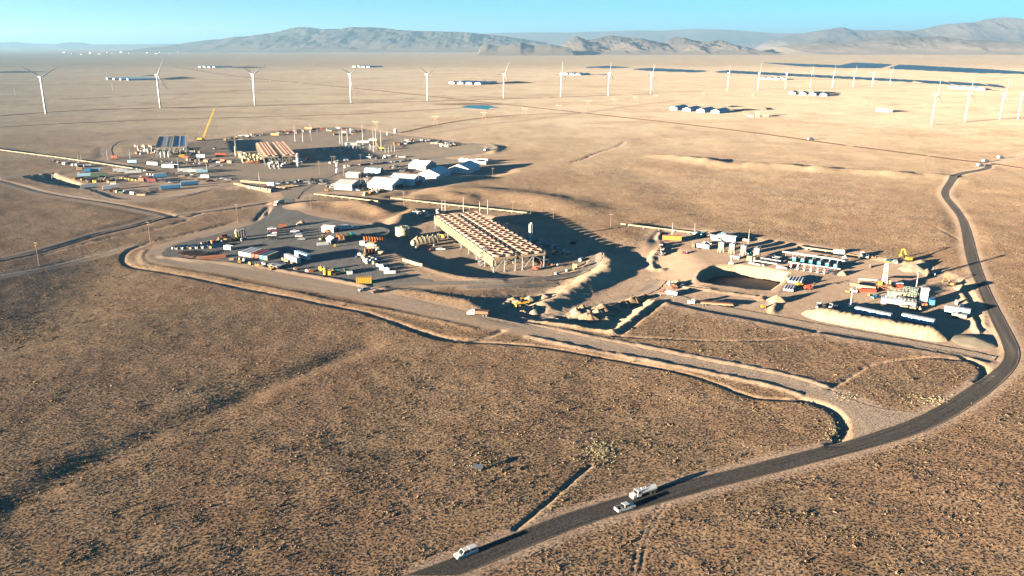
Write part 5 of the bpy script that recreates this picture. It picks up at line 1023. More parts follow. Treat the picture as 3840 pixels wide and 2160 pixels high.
# ---------------------------------------------------------------- elevated pipelines
M_PIPE = mat('pipeline_tan', (.42, .33, .21), .55, 0, .08, .3)
def pipeline(pts, label, r=.5, h=1.25):
    w_ = [P(*q) for q in resample(pts, max(2, int(len(pts)*2)))]; t = empty('pipeline'); t.location = w_[0]; o = w_[0]
    L = [q-o+Vector((0, 0, h)) for q in w_]
    for a, b in zip(L[:-1], L[1:]): MB().tube(a, b, r, n=12).build('pipe_section', M_PIPE, t)
    tot = sum((b-a).length for a, b in zip(L[:-1], L[1:])); n = int(tot/9)
    for i in range(n):
        s = (i+.5)/n*(len(L)-1); k = int(s); q = L[k].lerp(L[min(k+1, len(L)-1)], s-k); MB().box(q.x, q.y, q.z-h-.5, .4, 1.6, h-.1+.5-r*.6).box(q.x, q.y, q.z-h-.5, .9, 2.2, .7).build('support', CONC, t)
    return single(t, label, 'pipeline', 'elevated pipelines')
pipeline([(-140,545),(0,566),(250,598),(499,636)], 'long tan raised pipeline left of the far plant')
pipeline([(511,637),(548,645)], 'short tan pipe piece past the left pipeline end')
pipeline([(1178,733),(1300,746),(1419,760)], 'tan raised pipeline before the white tents')
pipeline([(1466,748),(1700,775),(1978,804)], 'tan raised pipeline behind the near condenser')
pipeline([(2328,846),(2450,861),(2574,876),(2611,881)], 'tan raised pipeline past the condenser shade')
pipeline([(2640,884),(2804,906)], 'tan raised pipeline behind the low grey building'); pipeline([(2990,932),(3083,945),(3130,951)], 'tan raised pipeline behind the frac pumps')
# ---------------------------------------------------------------- wind turbines
M_TURB = mat('turbine_white', (.82, .82, .80), .45, 0, .03, .2)
def turbine():
    t = empty('wind_turbine'); MB().tube((0, 0, 0), (0, 0, 80), 2.3, 1.35, 18).build('tower', M_TURB, t, True)
    MB().box(-1.2, 0, 79.2, 10.5, 3.6, 3.8, .92, .9).build('nacelle', M_TURB, t)
    hub = MB().tube((-.5, 0, 0), (1.4, 0, 0), 1.6, .9, 12).build('rotor', M_TURB, t, loc=(5.0, 0, 81))
    bl = MB(); rg = [(1.2, 1.0, 1.0), (5, 1.5, .8), (9, 2.1, .5), (20, 1.5, .33), (34, .95, .2), (44, .45, .1)]
    for (z0, c0, d0), (z1, c1, d1) in zip(rg[:-1], rg[1:]): bl.quadbox([(d0, -c0*.45, z0), (d0, c0*.8, z0), (-d0, c0*.8, z0), (-d0, -c0*.45, z0)], [(d1, -c1*.45, z1), (d1, c1*.8, z1), (-d1, c1*.8, z1), (-d1, -c1*.45, z1)])
    me = bl.mesh('blade', M_TURB)
    for k in range(3): o = link(bpy.data.objects.new('blade', me), hub); o.rotation_euler = (R(120*k), 0, 0)
    return t
TB = [(173,427,291,62),(602,405,284,28),(957,395,280,60),(1317,385,280,57),(1603,378,280,63),(1889,368,280,30),(2103,363,278,2),(2281,358,278,8),(2440,352,277,20),(2728,342,276,0),(2842,338,275,6),(2944,334,274,58),(3038,330,274,10),(3121,329,274,3),(3199,326,273,12),(3270,323,273,56),(3337,320,273,8),(3493,470,359,4),(3618,457,355,2),(3749,450,354,14),(3817,446,357,0)]
for i, (px, py, hy, ph) in enumerate(TB):
    p = P(px, py); s = (ray_z(hy, p.y)-p.z)/81.0
    near_ = i > 16
    o = put((), turbine, px, py, None, 'white wind turbine', 'in the nearer group at the right' if near_ else 'in the long row across the plain', 'wind turbine', 'wind turbines', s*1.02, rz=R(-40 if i < 9 else -52))
    rot = [c for c in KIDS[o.as_pointer()] if c.name.startswith('rotor')][0]; rot.rotation_euler = (R(-ph), 0, 0)
# ---------------------------------------------------------------- far plant: tents, buildings
PZ(1452, 702, -25, shed, ('white', 'white', 25, 23, 4.0, 3.8, 1), 'large white frame tent', 'nearest the parked cars', 'tent', 'white frame tents'); PZ(1525, 686, -25, shed, ('white', 'white', 25, 23, 4.0, 3.8, 1), 'large white frame tent', 'second behind the nearest one', 'tent', 'white frame tents')
PZ(1632, 662, 70, shed, ('white', 'white', 27, 21, 4.2, 4.2, 1), 'white frame tent with blue shaded side', 'third along the lot edge', 'tent', 'white frame tents'); PZ(1742, 642, 70, shed, ('white', 'white', 29, 21, 4.4, 4.4, 1), 'white frame tent with blue shaded side', 'last along the lot edge', 'tent', 'white frame tents')
PZ(1585, 632, -25, shed, ('silver', 'white', 20, 21, 4.4, 3.8, 4), 'pale workshop with four doors', 'behind the white tents', 'workshop'); PZ(1312, 703, -18, shed, ('white', 'silver', 17, 24, 4.6, 2.2, 2), 'white building with grey sheet roof', 'left of the white tents', 'building')
PZ(1330, 664, -18, shed, ('cream', 'silver', 13, 10, 3.6, 1.2, 1), 'cream flat hall', 'behind the grey roofed building', 'hall'); PZ(1402, 647, -14, vault, ('lightblue', 17, 9, 5.0), 'pale blue arched shelter', 'behind the cream flat hall', 'shelter')
t = PZ(1290, 660, 0, mast, (11, .12), 'white flagpole with pale flag', 'in front of the plant lot', 'flagpole'); o = MB().box(.9, 0, 7.6, 1.7, .06, 2.8).build('flag', pm('silver'), t)
PZ(1795, 618, -10, trailer, ('white', 16, 3.6, 'white'), 'long white trailer', 'nearer at the far end of the tents', 'trailer', 'far white trailers'); PZ(1806, 608, -10, trailer, ('white', 14, 3.6, 'silver'), 'long white trailer', 'farther at the far end of the tents', 'trailer', 'far white trailers')
for i in range(11): PZ(1724+i*6.2, 606+i*.8, 80, box_small, ('white', 2.0, 1.3, 4.2 if i % 3 else 3.4), 'tall white panel', 'in the panel row beside the white trailers', 'panel', 'white panel row')
# masts, substation
for px, py, ty in ((1107,531,470),(1136,532,485),(1167,530,463),(1276,552,490),(1284,542,478),(1303,530,480),(1362,556,465),(1402,570,486),(1411,555,478),(1430,565,486),(1445,572,545),(1457,572,546),(1468,570,545),(1480,568,543)):
    p = P(px, py); h = (ray_z(ty, p.y)-p.z); PZ(px, py, 0, mast, (round(h), .42 if h > 12 else .3), 'tall white mast' if h > 12 else 'short white mast', 'in the far substation', 'mast', 'substation masts')
def busframe(W, H):
    t = empty('bus_frame')
    for y in (-W/2, 0, W/2): MB().bar((0, y, 0), (0, y, H), .3).build('post', pm('silver'), t)
    MB().box(0, 0, H, .5, W+1, .5).build('beam', pm('silver'), t)
    for y in (-W/3, 0, W/3): MB().tube((0, y, H-1.2), (0, y, H), .2, n=6).build('insulator', pm('grey'), t)
    return t
for i, (px, py) in enumerate(((1296,556),(1310,560),(1324,558),(1338,562),(1388,560),(1398,566))): PZ(px, py, 20+90*(i % 2), busframe, (8, 5), 'white bus frame', 'in the far substation', 'bus frame', 'substation frames')
PZ(1318, 548, 20, shed, ('white', 'white', 13, 7, 4, .8, 1), 'white control house', 'in the far substation', 'control house'); PZ(1360, 538, 10, trailer, ('white', 15, 3.4, 'white'), 'white trailer', 'behind the far substation', 'trailer'); PZ(1398, 530, 10, trailer, ('white', 10, 3.4, 'white'), 'short white trailer', 'behind the far substation', 'trailer')
for px, py, h in ((1245,622,10),(1252,622,10),(1258,622,10),(1199,655,13),(1263,640,10),(1299,640,12),(1353,618,11),(1397,612,9),(1489,600,11),(1384,725,14),(1571,705,20),(1354,708,15),(1848,665,9),(1251,745,13),(1262,745,13),(1168,783,11),(893,840,14),(565,912,14),(148,998,14),(1516,775,12)): PZ(px, py, 60, pole, (h, 's' if h < 13 else 'd'), ('short' if h < 13 else 'tall')+' wooden power pole', 'by the far plant and the left roads', 'power pole', 'wooden power poles')
for px, py, h in ((404,600,11),(488,595,11),(295,612,9),(307,612,9),(670,641,13),(750,620,9),(776,640,12),(973,682,9),(882,560,14),(886,570,14)): PZ(px, py, 0, mast, (h, .22), 'thin grey mast', 'among the western trailers', 'mast', 'masts among the western trailers')
for i, (px, py, ty) in enumerate(((1409,482,452),(1633,472,434),(1815,455,417),(1967,437,402),(2095,425,393),(2205,410,376),(2301,397,366),(2384,386,360),(2460,374,352),(58,358,328),(423,342,312),(756,324,300),(1013,317,296),(1140,305,285),(1236,300,284),(3024,380,352),(3242,400,372),(3470,412,388),(3713,428,402),(2790,448,420),(2820,372,348),(2640,360,345))):
    p = P(px, py); h = ray_z(ty, p.y)-p.z; PZ(px, py, 50 if i < 9 else 20, hframe, (round(h/2)*2,), 'pale transmission tower', 'crossing the plain behind the plant', 'tower', 'transmission towers')
# cranes
def crane(L, ang, col):
    t = empty('crawler_crane'); c = pm(col); dx, dz = math.cos(ang), math.sin(ang)
    for s in (-1, 1): MB().prism([(-4.5, .4), (-4, 1.6), (4, 1.6), (4.5, .4), (4, 0), (-4, 0)], s*3-.6, s*3+.6).build('track', RUB, t)
    MB().box(-1.5, 0, 1.7, 9, 3.6, 2.4).build('house', c, t); MB().box(-6.5, 0, 1.9, 2, 4.4, 2.6).build('counterweight', pm('darkgrey'), t); MB().box(2.6, -2.0, 1.9, 2.4, 1.5, 2.2).build('cab', GLASS, t)
    b = MB()
    for y in (-1, 1):
        for o in (-.8, .8): b.bar((2+o*-dz, y, 2.5+o*dx), (2+L*dx+o*.5*-dz, y*.6, 2.5+L*dz+o*.5*dx), .26)
    n = int(L/4)
    for i in range(n): a = i*L/n; e = (i+1)*L/n; [b.bar((2+a*dx, y, 2.5+a*dz), (2+e*dx, -y, 2.5+e*dz), .16) for y in (-.9, .9)]
    b.build('lattice_boom', c, t); MB().bar((-2, 0, 4), (-6, 0, 11), .3).build('back_mast', pm('darkgrey'), t); MB().bar((-6, 0, 11), (2+L*dx, 0, 2.5+L*dz), .12).build('pendant_cable', ROPE, t); MB().bar((2+L*dx+1, 0, 2.5+L*dz), (2+L*dx+1, 0, 6), .1).build('hoist_cable', ROPE, t); return t
PZ(755, 528, 8, crane, (43, R(64), 'yellow'), 'yellow lattice boom crawler crane', 'standing behind the unfinished condenser', 'crane'); PZ(1428, 562, 190, crane, (18, R(62), 'yellow'), 'small yellow crane', 'in the far substation', 'crane', None, .8)
# process gear by the far condensers
for i in range(22): PZ(905+(i % 8)*11+(i//8)*4, 592+(i//8)*9, i*40, (skid, hvessel, fitting)[i % 3], (('cream', 6, 3, 5), ('cream', 1.4, 9, 4), ('tan', 1.2, 4.5))[i % 3], ('cream pump skid', 'cream pressure vessel', 'tan process column')[i % 3], 'left of the far condenser', ('skid', 'vessel', 'column')[i % 3], 'process gear by the far condenser')
for i in range(14): PZ(512+i*6.5, 552+(i % 4)*8, i*40, (skid, fitting)[i % 2], (('tan', 6, 3, 3), ('steel', 1.0, 4))[i % 2], ('tan pump skid', 'grey process column')[i % 2], 'left of the unfinished condenser', ('skid', 'column')[i % 2], 'process gear by the unfinished condenser')
for i in range(3): PZ(1013+i*17, 632, 105, hvessel, ('steel', 1.3, 9, 4), 'grey pressure vessel', 'in front of the far condenser', 'vessel', 'vessels before the far condenser')
PZ(1117, 628, 0, vtank, ('white', .9, 13), 'tall white column', 'at the corner of the far condenser', 'column'); PZ(884, 585, 0, vtank, ('cream', .8, 10), 'tall cream column', 'beside the cream process gear', 'column'); PZ(1264, 625, 0, vtank, ('white', 1.2, 3), 'small white tank', 'beside the plant power poles', 'tank')
for i, px in enumerate((604, 619, 633)): PZ(px, 590, 0, vtank, ('galv', .8, 5), 'small grey column', 'before the unfinished condenser', 'column', 'small columns')
for i, (px, py, c) in enumerate(((940,612,'orange'),(955,613,'orange'),(692,577,'grey'),(728,581,'blue'),(905,586,'grey'),(805,560,'white'))): PZ(px, py, 20*i, truck, (c, 'gear', c), c+' equipment truck', 'between the two far condensers', 'truck', 'trucks between the condensers')
# western trailers (photo x, y, heading, colour, length, roof)
for px, py, rz, c, L, rf in ((574,621,-12,'white',12,'white'),(632,631,-12,'white',13,'white'),(655,629,-12,'white',11,'silver'),(497,613,10,'lightblue',9,'lightblue'),(755,592,-8,'white',10,'white'),(828,587,8,'red',11,'red'),(771,670,-5,'white',8,'silver'),(733,648,18,'white',14,'silver'),(757,650,22,'lightblue',11,'lightblue'),(694,645,20,'silver',13,'silver'),(712,648,20,'silver',12,'silver'),(443,645,25,'white',9,'white'),(460,648,25,'white',9,'white'),(500,652,22,'silver',15,'lightblue'),(318,664,22,'lightblue',12,'silver'),(355,645,24,'lightblue',10,'lightblue'),(328,647,20,'blue',6,'blue'),(335,706,30,'silver',13,'silver'),(640,710,26,'blue',16,'lightblue'),(712,696,28,'blue',15,'lightblue'),(601,667,24,'blue',12,'blue'),(432,708,30,'white',8,'silver'),(402,713,30,'white',7,'white'),(578,719,20,'darkgrey',7,'grey'),(300,642,10,'brown',6,'cream'),(372,665,15,'darkgreen',14,'darkgreen'),(532,683,-5,'rust',5,'rust'),(546,678,10,'maroon',7,'maroon'),(570,684,0,'maroon',8,'maroon'),(430,596,5,'red',7,'red'),(1018,699,-18,'white',7,'white')):
    PZ(px, py, rz, trailer, (c, L, 3.7, rf), {'silver': 'grey', 'lightblue': 'pale blue', 'darkgrey': 'dark grey', 'darkgreen': 'dark green'}.get(c, c)+' trailer', 'among the western trailers', 'trailer', 'western trailers')
for i in range(7): PZ(555+i*11-(i//4)*4, 656+i*1.0, 60, box_small, ('white', 2.2, 1.6, 1.4), 'small white tote', 'in the tote row on the west pad', 'tote', 'totes on the west pad')
for i in range(13): PZ(452+i*6.6, 671+i*.9, 60, box_small, ('yellow' if i % 2 else 'darkgreen', 1.6, 1.4, 1.6), ('yellow' if i % 2 else 'dark green')+' barrier block', 'in the line across the west pad', 'barrier block', 'barrier line on the west pad')
rs = random.Random(5)
VC = ['white', 'white', 'white', 'silver', 'black', 'grey', 'maroon', 'navy', 'tan', 'white']
def fleet(n, pts, phrase, grp, jx=6, jy=2, rz0=20):
    pp = resample(pts, n)
    for i, (px, py) in enumerate(pp):
        c = VC[rs.randrange(10)]; k = rs.random(); px += rs.uniform(-jx, jx); py += rs.uniform(-jy, jy); rz = rz0+rs.choice((0, 90, 180, 95, 8))+rs.uniform(-8, 8)
        if k < .65: PZ(px, py, rz, pickup, (c, 'open'), c+' pickup truck', phrase, 'pickup truck', grp)
        else: PZ(px, py, rz, car, (c, 'van' if k > .85 else 'car'), c+(' van' if k > .85 else ' car'), phrase, 'van' if k > .85 else 'car', grp)
fleet(18, [(1040,690),(1090,685),(1130,680),(1165,692),(1145,680),(1060,688)], 'parked beside the tan pole yard', 'vehicles beside the pole yard')
fleet(26, [(1290,705),(1330,716),(1385,712),(1430,708),(1465,710),(1400,716)], 'parked before the white tents', 'vehicles before the tents', 8, 4)
fleet(16, [(1345,655),(1375,668),(1390,680),(1395,692)], 'parked in the tent lot shade', 'vehicles in the tent lot', 7, 4)
fleet(10, [(1460,630),(1490,625),(1500,640),(1540,648)], 'on the lot behind the tents', 'vehicles behind the tents', 8, 3)
fleet(22, [(1310,624),(1400,618),(1480,608),(1560,600)], 'in the line along the plant road', 'vehicles along the plant road', 3, 1.5)
fleet(34, [(1500,545),(1540,532),(1580,530),(1640,540),(1680,545),(1700,540),(1640,532)], 'in the far laydown beside the loop road', 'vehicles in the far laydown', 8, 4)
fleet(20, [(680,655),(760,688),(860,672),(880,676),(620,652)], 'among the western trailers', 'vehicles among the western trailers', 12, 4)
fleet(12, [(560,605),(640,612),(720,615),(830,625)], 'on the road before the unfinished condenser', 'vehicles before the unfinished condenser', 10, 3)
fleet(10, [(1195,570),(1240,562),(1265,556),(1300,572)], 'along the far pond edge', 'vehicles along the pond', 8, 3)
fleet(14, [(860,530),(960,515),(1050,498),(1120,490)], 'in the north laydown', 'vehicles in the north laydown', 10, 3)
GC = ['orange', 'red', 'white', 'cream', 'darkgreen', 'tan', 'white', 'rust', 'grey']
def gear(n, pts, phrase, grp, jx=8, jy=3, s=1.0, cols=GC):
    for i, (px, py) in enumerate(resample(pts, n)):
        c = cols[rs.randrange(len(cols))]; k = rs.randrange(5); px += rs.uniform(-jx, jx); py += rs.uniform(-jy, jy)
        fn, key, nm = ((container, (c, 6.1), 'container'), (skid, (c, 4, 2.4, 2), 'pump skid'), (bundle, (c, 4, 9), 'pipe bundle'), (box_small, (c, 3, 2.2, 2.2), 'equipment box'), (beams, (c, 3, 6), 'beam stack'))[k]
        PZ(px, py, rs.uniform(0, 180), fn, key, {'darkgreen': 'dark green', 'cream': 'cream'}.get(c, c)+' '+nm, phrase, nm.split()[-1], grp, s)
PZ(1032, 507, -15, container, ('orange', 12.2), 'long orange container', 'in the north laydown', 'container'); PZ(1075, 497, -15, container, ('red', 12.2), 'long red container', 'in the north laydown', 'container'); PZ(1158, 484, -15, container, ('orange', 12.2), 'long orange container', 'beside the tall north masts', 'container')
gear(26, [(1050,500),(1120,500),(1180,492),(1260,487),(1330,490),(1350,500),(1250,505)], 'in the north laydown', 'gear in the north laydown', 10, 5)
gear(14, [(840,525),(900,512),(980,505)], 'behind the dark pond', 'gear behind the pond', 8, 3)
gear(26, [(1480,545),(1520,535),(1560,530),(1620,535),(1660,548),(1700,545)], 'in the far laydown beside the loop road', 'gear in the far laydown', 12, 5, 1.0, ['white', 'cream', 'white', 'orange', 'grey'])
gear(20, [(640,575),(720,600),(800,605),(860,612),(700,606)], 'before the unfinished condenser', 'gear before the unfinished condenser', 10, 4, 1.0, ['pine', 'yellow', 'tan', 'pine', 'grey', 'red'])
gear(20, [(280,668),(330,682),(360,684),(400,680),(430,690)], 'on the west pad', 'gear on the west pad', 9, 3, .8, ['tan', 'yellow', 'rust', 'brown', 'darkgreen', 'white'])
gear(14, [(420,722),(460,722),(520,732),(560,725)], 'along the west pad rim', 'gear along the west pad rim', 9, 3, .8, ['tan', 'white', 'darkgreen', 'brown'])
gear(10, [(195,606),(262,618),(300,628),(330,622)], 'below the left pipeline', 'gear below the left pipeline', 9, 3, .9, ['white', 'white', 'rust', 'tan'])
gear(16, [(1370,728),(1400,722),(1420,718),(1360,735)], 'at the corner below the tents', 'gear below the tents', 10, 4, .8, ['white', 'cream', 'darkgreen', 'tan', 'orange'])
for i in range(9): PZ(893+i*14, 692+i*3.6, -30, beams, ('pine', 4, 9), 'tan timber stack', 'in the pole yard', 'timber', 'timber stacks in the pole yard')
for i in range(7): PZ(936+i*13, 706+i*2, -30, box_small, ('cream', 3, 2.2, 2.2), 'cream crate', 'along the pole yard edge', 'crate', 'crates in the pole yard')
PZ(955, 686, -22, bundle, ('tan', 3, 30), 'long tan pole bundle', 'in the pole yard', 'poles'); PZ(997, 712, 30, lift, ('red',), 'red boom lift', 'in the pole yard', 'lift', None, 1.2)
for i in range(4): PZ(1055+i*16, 705-i*2, -30, beams, ('pine', 4, 10), 'tan timber stack', 'right of the pole yard', 'timber', 'timber stacks right of the pole yard')
PZ(1046, 767, 250, truck, ('red', 'tank', 'silver'), 'silver tank truck with red cab', 'driving toward the gravel yard', 'tank truck', None, 1.1)
PZ(1224, 717, 0, skid, ('orange', 3, 2, 1.6), 'orange pump skid', 'left of the tent lot', 'skid'); PZ(1263, 648, 0, vtank, ('white', 1.0, 3), 'small white tank', 'at the plant entrance', 'tank')
PZ(1482, 498, 0, vtank, ('white', 2.2, 4.5), 'white water tank', 'beyond the far laydown', 'tank'); PZ(1826, 566, 60, truck, ('white', 'tank', 'white'), 'white tank truck', 'on the loop road', 'tank truck'); PZ(1453, 506, 0, vtank, ('white', 1.4, 3), 'small white tank', 'beyond the substation', 'tank')
gear(34, [(900,575),(960,600),(1020,612),(1080,618),(1130,610),(1160,590)], 'around the far condenser', 'gear around the far condenser', 16, 7, 1.0, ['cream', 'galv', 'tan', 'rust', 'grey', 'white'])
gear(24, [(520,575),(580,570),(640,580),(700,560),(740,575)], 'around the unfinished condenser', 'gear around the unfinished condenser', 14, 6, 1.0, ['cream', 'galv', 'pine', 'grey'])
gear(26, [(1240,610),(1300,600),(1360,590),(1440,590),(1500,585)], 'in the substation yard', 'gear in the substation yard', 14, 6, .9, ['white', 'galv', 'grey', 'silver'])
fleet(16, [(1270,690),(1245,705),(1200,690),(1180,675)], 'at the plant gate', 'vehicles at the plant gate', 14, 6)
fleet(16, [(300,655),(420,672),(520,668),(640,690),(700,680)], 'on the west pad', 'vehicles on the west pad', 14, 5)
# ---------------------------------------------------------------- plain: barns, ponds, solar fields
def barn(L, W): return shed('white', 'lightblue', L, W, 4.5, 2.5, 1)
M_POND = mat('lagoon_water', (.03, .035, .04), .7, 0, .1, .02, .1); M_BLUE = mat('lined_pond', (.05, .33, .50), .5, 0, .08, .02, .2)
for gi, (pts, L, W, rz, nm) in enumerate(((((2545,409),(2594,414),(2646,418),(2700,421)), 58, 15, 58, 'by the dark lagoon at the middle right'), (((2975,352),(3013,354),(3050,356),(3090,358)), 62, 16, 66, 'right of the turbine row'), (((455,297),(480,298),(505,299),(532,300)), 95, 20, 40, 'behind the second turbine'), (((1726,312),(1758,313),(1790,314),(1823,315)), 100, 22, 60, 'behind the sixth turbine'), (((782,252),(798,252),(816,253),(834,253)), 110, 24, 55, 'far behind the third turbine'), (((1352,251),(1368,251),(1386,252),(1404,252)), 110, 24, 60, 'far behind the fourth turbine'), (((2138,279),(2162,280),(2185,281)), 95, 22, 60, 'beside the seventh turbine'), (((2862,296),(2887,297),(2912,298),(2936,298)), 80, 22, 70, 'below the long solar field'), (((3575,331),(3604,332),(3632,334),(3668,336)), 75, 20, 70, 'above the nearer turbine group'))):
    for px, py in pts: PZ(px, py, rz, barn, (L, W), 'long white barn', nm, 'barn', 'barns '+nm)
def sheet(name, pts, m, z, label, cat):
    p = gl(pts); o = mesh_obj(name, [(x, y, z) for x, y in p], [tuple(range(len(p)))], m)
    if o.data.polygons[0].normal.z < 0: o.data.flip_normals()
    if cat: return single(o, label, cat)
    return struct(o)
for pts in (((2722,402),(2745,396),(2890,405),(2905,411),(2760,416)), ((3045,345),(3070,343),(3160,347),(3150,351),(3070,352)), ((600,295),(680,287),(745,293),(640,299)), ((1875,309),(1940,304),(2010,311),(1900,314)), ((-60,271),(60,266),(190,269),(110,273),(-60,274)), ((855,252),(930,249),(1010,254),(900,256)), ((2220,279),(2270,278),(2300,282)), ((3690,336),(3760,341),(3760,344))): sheet('lagoon', pts, M_POND, .12, '', None)
sheet('lined_pond', ((1726,403),(1752,395),(1830,395),(1886,407),(1842,412)), M_BLUE, .14, '', None)
put((21, 'soil'), dirt_pile, 1760, 392, None, 'low earth bank', 'behind the bright blue pond', 'earth bank', None, (70, 20, 3.5))
M_PV = mat('solar_panel', (.03, .11, .19), .5, .0, .15, .05, .2)
def solar(pts, label, rows):
    p = gl(pts); t = empty('solar_field'); t.location = (p[0][0], p[0][1], 0); xs = [q[0] for q in p]; yv = [q[1] for q in p]; y0, y1 = min(yv), max(yv); dy = (y1-y0)/rows
    for k in range(rows):
        y = y0+(k+.5)*dy; cx = []
        for i in range(len(p)):
            (ax, ay), (bx, by) = p[i], p[(i+1) % len(p)]
            if (ay > y) != (by > y): cx.append(ax+(bx-ax)*(y-ay)/(by-ay))
        cx.sort()
        for a, b in zip(cx[::2], cx[1::2]):
            m = MB(); X0, X1 = a-p[0][0], b-p[0][0]; Y = y-p[0][1]; h = dy*.78/2
            m.quadbox([(X0, Y-h, 1.0), (X1, Y-h, 1.0), (X1, Y+h, 3.2), (X0, Y+h, 3.2)], [(X0, Y-h, 1.2), (X1, Y-h, 1.2), (X1, Y+h, 3.4), (X0, Y+h, 3.4)]); m.build('panel_row', M_PV, t)
    return single(t, label, 'solar field', 'solar fields')
solar([(2675,272),(2730,266),(3408,302),(3412,309),(2985,287)], 'long dark solar field strip behind the turbine row', 22)
for i, (a, lb) in enumerate((([(3412,302),(3545,309),(3555,318),(3462,313)], 'first block right of the long strip'), ([(3560,309),(3680,317),(3700,324),(3568,318)], 'second block right of the long strip'), ([(3700,318),(3745,322),(3760,330),(3712,326)], 'last small block of the strip'))): solar(a, 'dark solar field, '+lb, 10)
solar([(2858,236),(3151,246),(3145,255),(2990,249)], 'far dark solar field strip under the mountains', 10); solar([(3151,247),(3206,236),(3340,242),(3295,256),(3150,255)], 'blue tinted far solar field with slanted edge', 12)
solar([(3332,259),(3376,244),(3470,248),(3448,264)], 'left block of the big dark far solar field', 14); solar([(3452,265),(3474,249),(3672,259),(3690,276)], 'middle block of the big dark far solar field', 14); solar([(3676,259),(3776,266),(3800,277),(3696,275)], 'right block of the big dark far solar field', 10); solar([(3784,266),(3840,271),(3870,282),(3806,277)], 'small end block of the big far solar field', 8)
solar([(2190,254),(2280,249),(2360,254),(2270,256)], 'small dark solar field behind the seventh turbine', 6); solar([(2372,261),(2440,257),(2650,267),(2600,272),(2440,267)], 'dark solar field behind the ninth turbine', 8)
# town, small station
for i in range(16): PZ(240+i*30+(i*37 % 17), 198+(i*13 % 9)-i*.3, i*50, shed, ('white', 'silver', 34, 18, 8, 4, 1), 'tiny white house', 'in the far town', 'house', 'houses of the far town')
for px, py in ((3558,418),(3570,419),(3582,420),(3594,421)): PZ(px-260, py, 20, box_small, ('white', 10, 7, 6), 'white pump house', 'in the short row left of the near turbines', 'pump house', 'pump houses')
t = empty('gate_station'); t.location = P(2840, 438); single(t, 'small tan steel station alone on the plain', 'station'); MB().box(0, 0, 0, 6, 6, 9).build('tower', pm('cream'), t); MB().box(14, 0, 0, 9, 5, 4).build('cabin', pm('cream'), t); MB().box(-12, 0, 0, 10, 4, 3).build('tank', pm('galv'), t)
for px, py in ((3696,609),(3676,625),(3040,525),(3752,596)): PZ(px, py, 30, truck, ('white', 'box', 'white'), 'small white truck', 'on the far plain roads', 'truck', 'trucks on the plain roads')
t = empty('weather_station'); t.location = P(1793, 1764); single(t, 'tilted solar panel station alone in the grass', 'weather station'); MB().tube((0, 0, 0), (0, 0, 1.35), .06, n=8).build('post', pm('darkgrey'), t)
MB().quadbox([(-1.4, -.9, 1.3), (1.4, -.9, 1.3), (1.4, .9, 1.5), (-1.4, .9, 1.5)], [(-1.4, -.91, 1.36), (1.4, -.91, 1.36), (1.4, .89, 1.56), (-1.4, .89, 1.56)]).build('panel', mat('station_panel', (.16, .19, .22), .5), t); MB().box(.5, -.4, 0, .8, .5, .9).build('battery_box', pm('darkgrey'), t)
# ---------------------------------------------------------------- grass and brush
def tuft(seed, col, n, hgt, wid):
    rs_ = np.random.default_rng(seed); m = MB()
    for i in range(n):
        a = rs_.uniform(0, 6.28); r = rs_.uniform(0, .5)*wid; b = rs_.uniform(0, 6.28); cx, cy_ = r*math.cos(a), r*math.sin(a); w2 = wid*.28
        h = hgt*rs_.uniform(.6, 1); lx, ly = math.cos(a)*wid*.28, math.sin(a)*wid*.28
        m.poly([(cx-w2*math.cos(b), cy_-w2*math.sin(b), -.05), (cx+w2*math.cos(b), cy_+w2*math.sin(b), -.05), (cx+lx+w2*.35*math.cos(b), cy_+ly+w2*.35*math.sin(b), h), (cx+lx-w2*.3*math.cos(b), cy_+ly-w2*.3*math.sin(b), h*.9)])
    return bpy.data.objects.new('tuft', m.mesh('tuft', col))
def tuft_mat(name, a, b):
    t_ = NT(name); oi = t_.add('ShaderNodeObjectInfo'); t_.l.new(t_.ramp(oi.outputs['Random'], a, b, 0, 1), t_.b.inputs['Base Color']); return t_.m
MT = [tuft_mat('dry_grass_tuft', (.28, .19, .115), (.40, .29, .18)), tuft_mat('sage_tuft', (.14, .105, .07), (.25, .18, .11)), tuft_mat('red_grass_tuft', (.26, .155, .09), (.36, .23, .14)), tuft_mat('pale_weed', (.44, .38, .22), (.54, .46, .28))]
TUFTS = [tuft(1, MT[0], 9, .20, .60), tuft(2, MT[1], 10, .27, .70), tuft(3, MT[2], 8, .18, .55), tuft(4, MT[3], 10, .42, .75)]
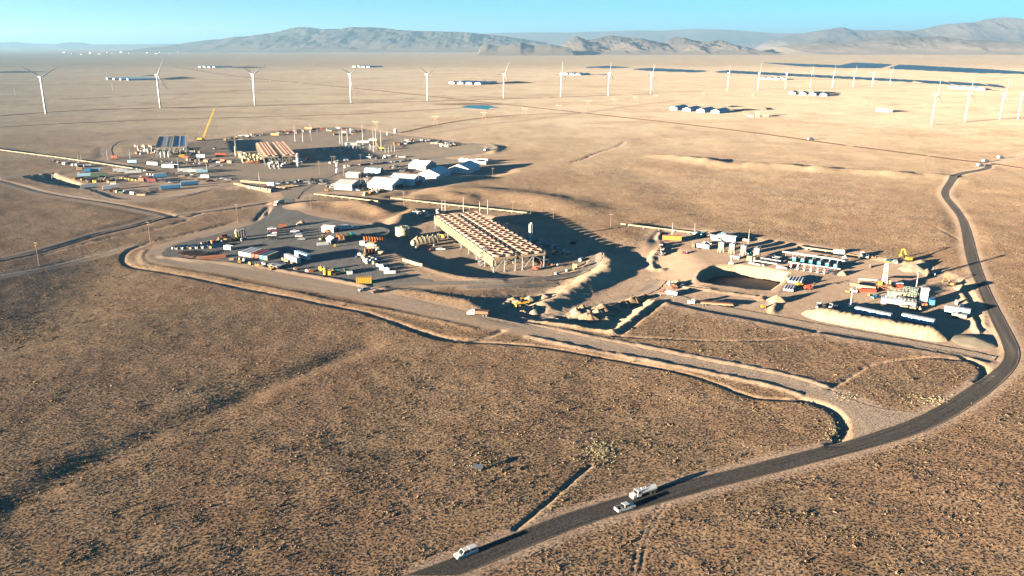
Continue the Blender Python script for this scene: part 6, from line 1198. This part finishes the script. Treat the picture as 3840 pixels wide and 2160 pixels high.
def scatter(name, pos, scl, src, label=None):
    me = bpy.data.meshes.new(name); me.vertices.add(len(pos)); me.vertices.foreach_set('co', pos.astype(np.float32).ravel())
    at = me.attributes.new('size', 'FLOAT', 'POINT'); at.data.foreach_set('value', scl.astype(np.float32))
    o = link(bpy.data.objects.new(name, me)); o['kind'] = 'stuff'
    ng = bpy.data.node_groups.new(name, 'GeometryNodeTree'); ng.interface.new_socket('Geometry', in_out='INPUT', socket_type='NodeSocketGeometry'); ng.interface.new_socket('Geometry', in_out='OUTPUT', socket_type='NodeSocketGeometry')
    n = ng.nodes; gi = n.new('NodeGroupInput'); go = n.new('NodeGroupOutput'); ip = n.new('GeometryNodeInstanceOnPoints'); oi = n.new('GeometryNodeObjectInfo'); oi.inputs['Object'].default_value = src; oi.inputs['As Instance'].default_value = True
    na = n.new('GeometryNodeInputNamedAttribute'); na.data_type = 'FLOAT'; na.inputs['Name'].default_value = 'size'; rv = n.new('FunctionNodeRandomValue'); rv.data_type = 'FLOAT_VECTOR'; rv.inputs[1].default_value = (.25, .25, 6.283)
    for a, b in ((gi.outputs[0], ip.inputs['Points']), (oi.outputs['Geometry'], ip.inputs['Instance']), (na.outputs['Attribute'], ip.inputs['Scale']), (rv.outputs[0], ip.inputs['Rotation']), (ip.outputs[0], go.inputs[0])): ng.links.new(a, b)
    md = o.modifiers.new('scatter', 'NODES'); md.node_group = ng
    return o
N = 340000; uu = rng.uniform(0, 1, N); yy = 118+(640-118)*uu**1.15; xx = rng.uniform(-1, 1, N)*(.70*yy+35)
zz, so_, sa_, fl_ = land(xx, yy, True); sg = np.clip(fbm(xx/38, yy/38, 4, 51)*1.7+.08, 0, 1)
for p_, h_2, wd_, s_2 in _lines[11:13]: sg = np.maximum(sg*.6, (1-sstep(.3*wd_, 1.5*wd_, pl_dist(xx, yy, p_)))*.9)
cl = fbm(xx/7, yy/7, 3, 77); keep = (so_ < .25+.2*rng.uniform(0, 1, N)) & (sa_ < .3) & (rng.uniform(0, 1, N) < (.12+.65*cl+.28*sg)*(1-sstep(200, 520, yy)))
kind = np.where(rng.uniform(0, 1, N) < .25+.65*sg, 1, np.where(rng.uniform(0, 1, N) < .35, 2, 0)); size = (.3+.75*rng.uniform(0, 1, N)**2+.9*(rng.uniform(0, 1, N) > .965))*(1+.2*sg)
for k, nm in ((0, 'dry_grass'), (1, 'sagebrush'), (2, 'red_grass')):
    q = keep & (kind == k); scatter(nm, np.stack([xx, yy, zz], -1)[q], size[q], TUFTS[k])
pp_ = []
for cx, cy_, rx, ry, n_ in ((2255,1690,60,42,300),(1800,1740,120,60,60),(3500,1500,120,25,120),(3130,1620,50,50,80),(3170,1490,60,20,60)):
    a_ = rng.uniform(0, 6.28, n_); r_ = np.abs(rng.normal(0, .55, n_)); gx, gy = G0(cx+rx*r_*np.cos(a_), cy_+ry*r_*np.sin(a_)); pp_.append(np.stack([gx, gy, land(gx, gy)], -1))
pp_ = np.concatenate(pp_); scatter('pale_weeds', pp_, rng.uniform(.35, .8, len(pp_)), TUFTS[3])
finish_labels()
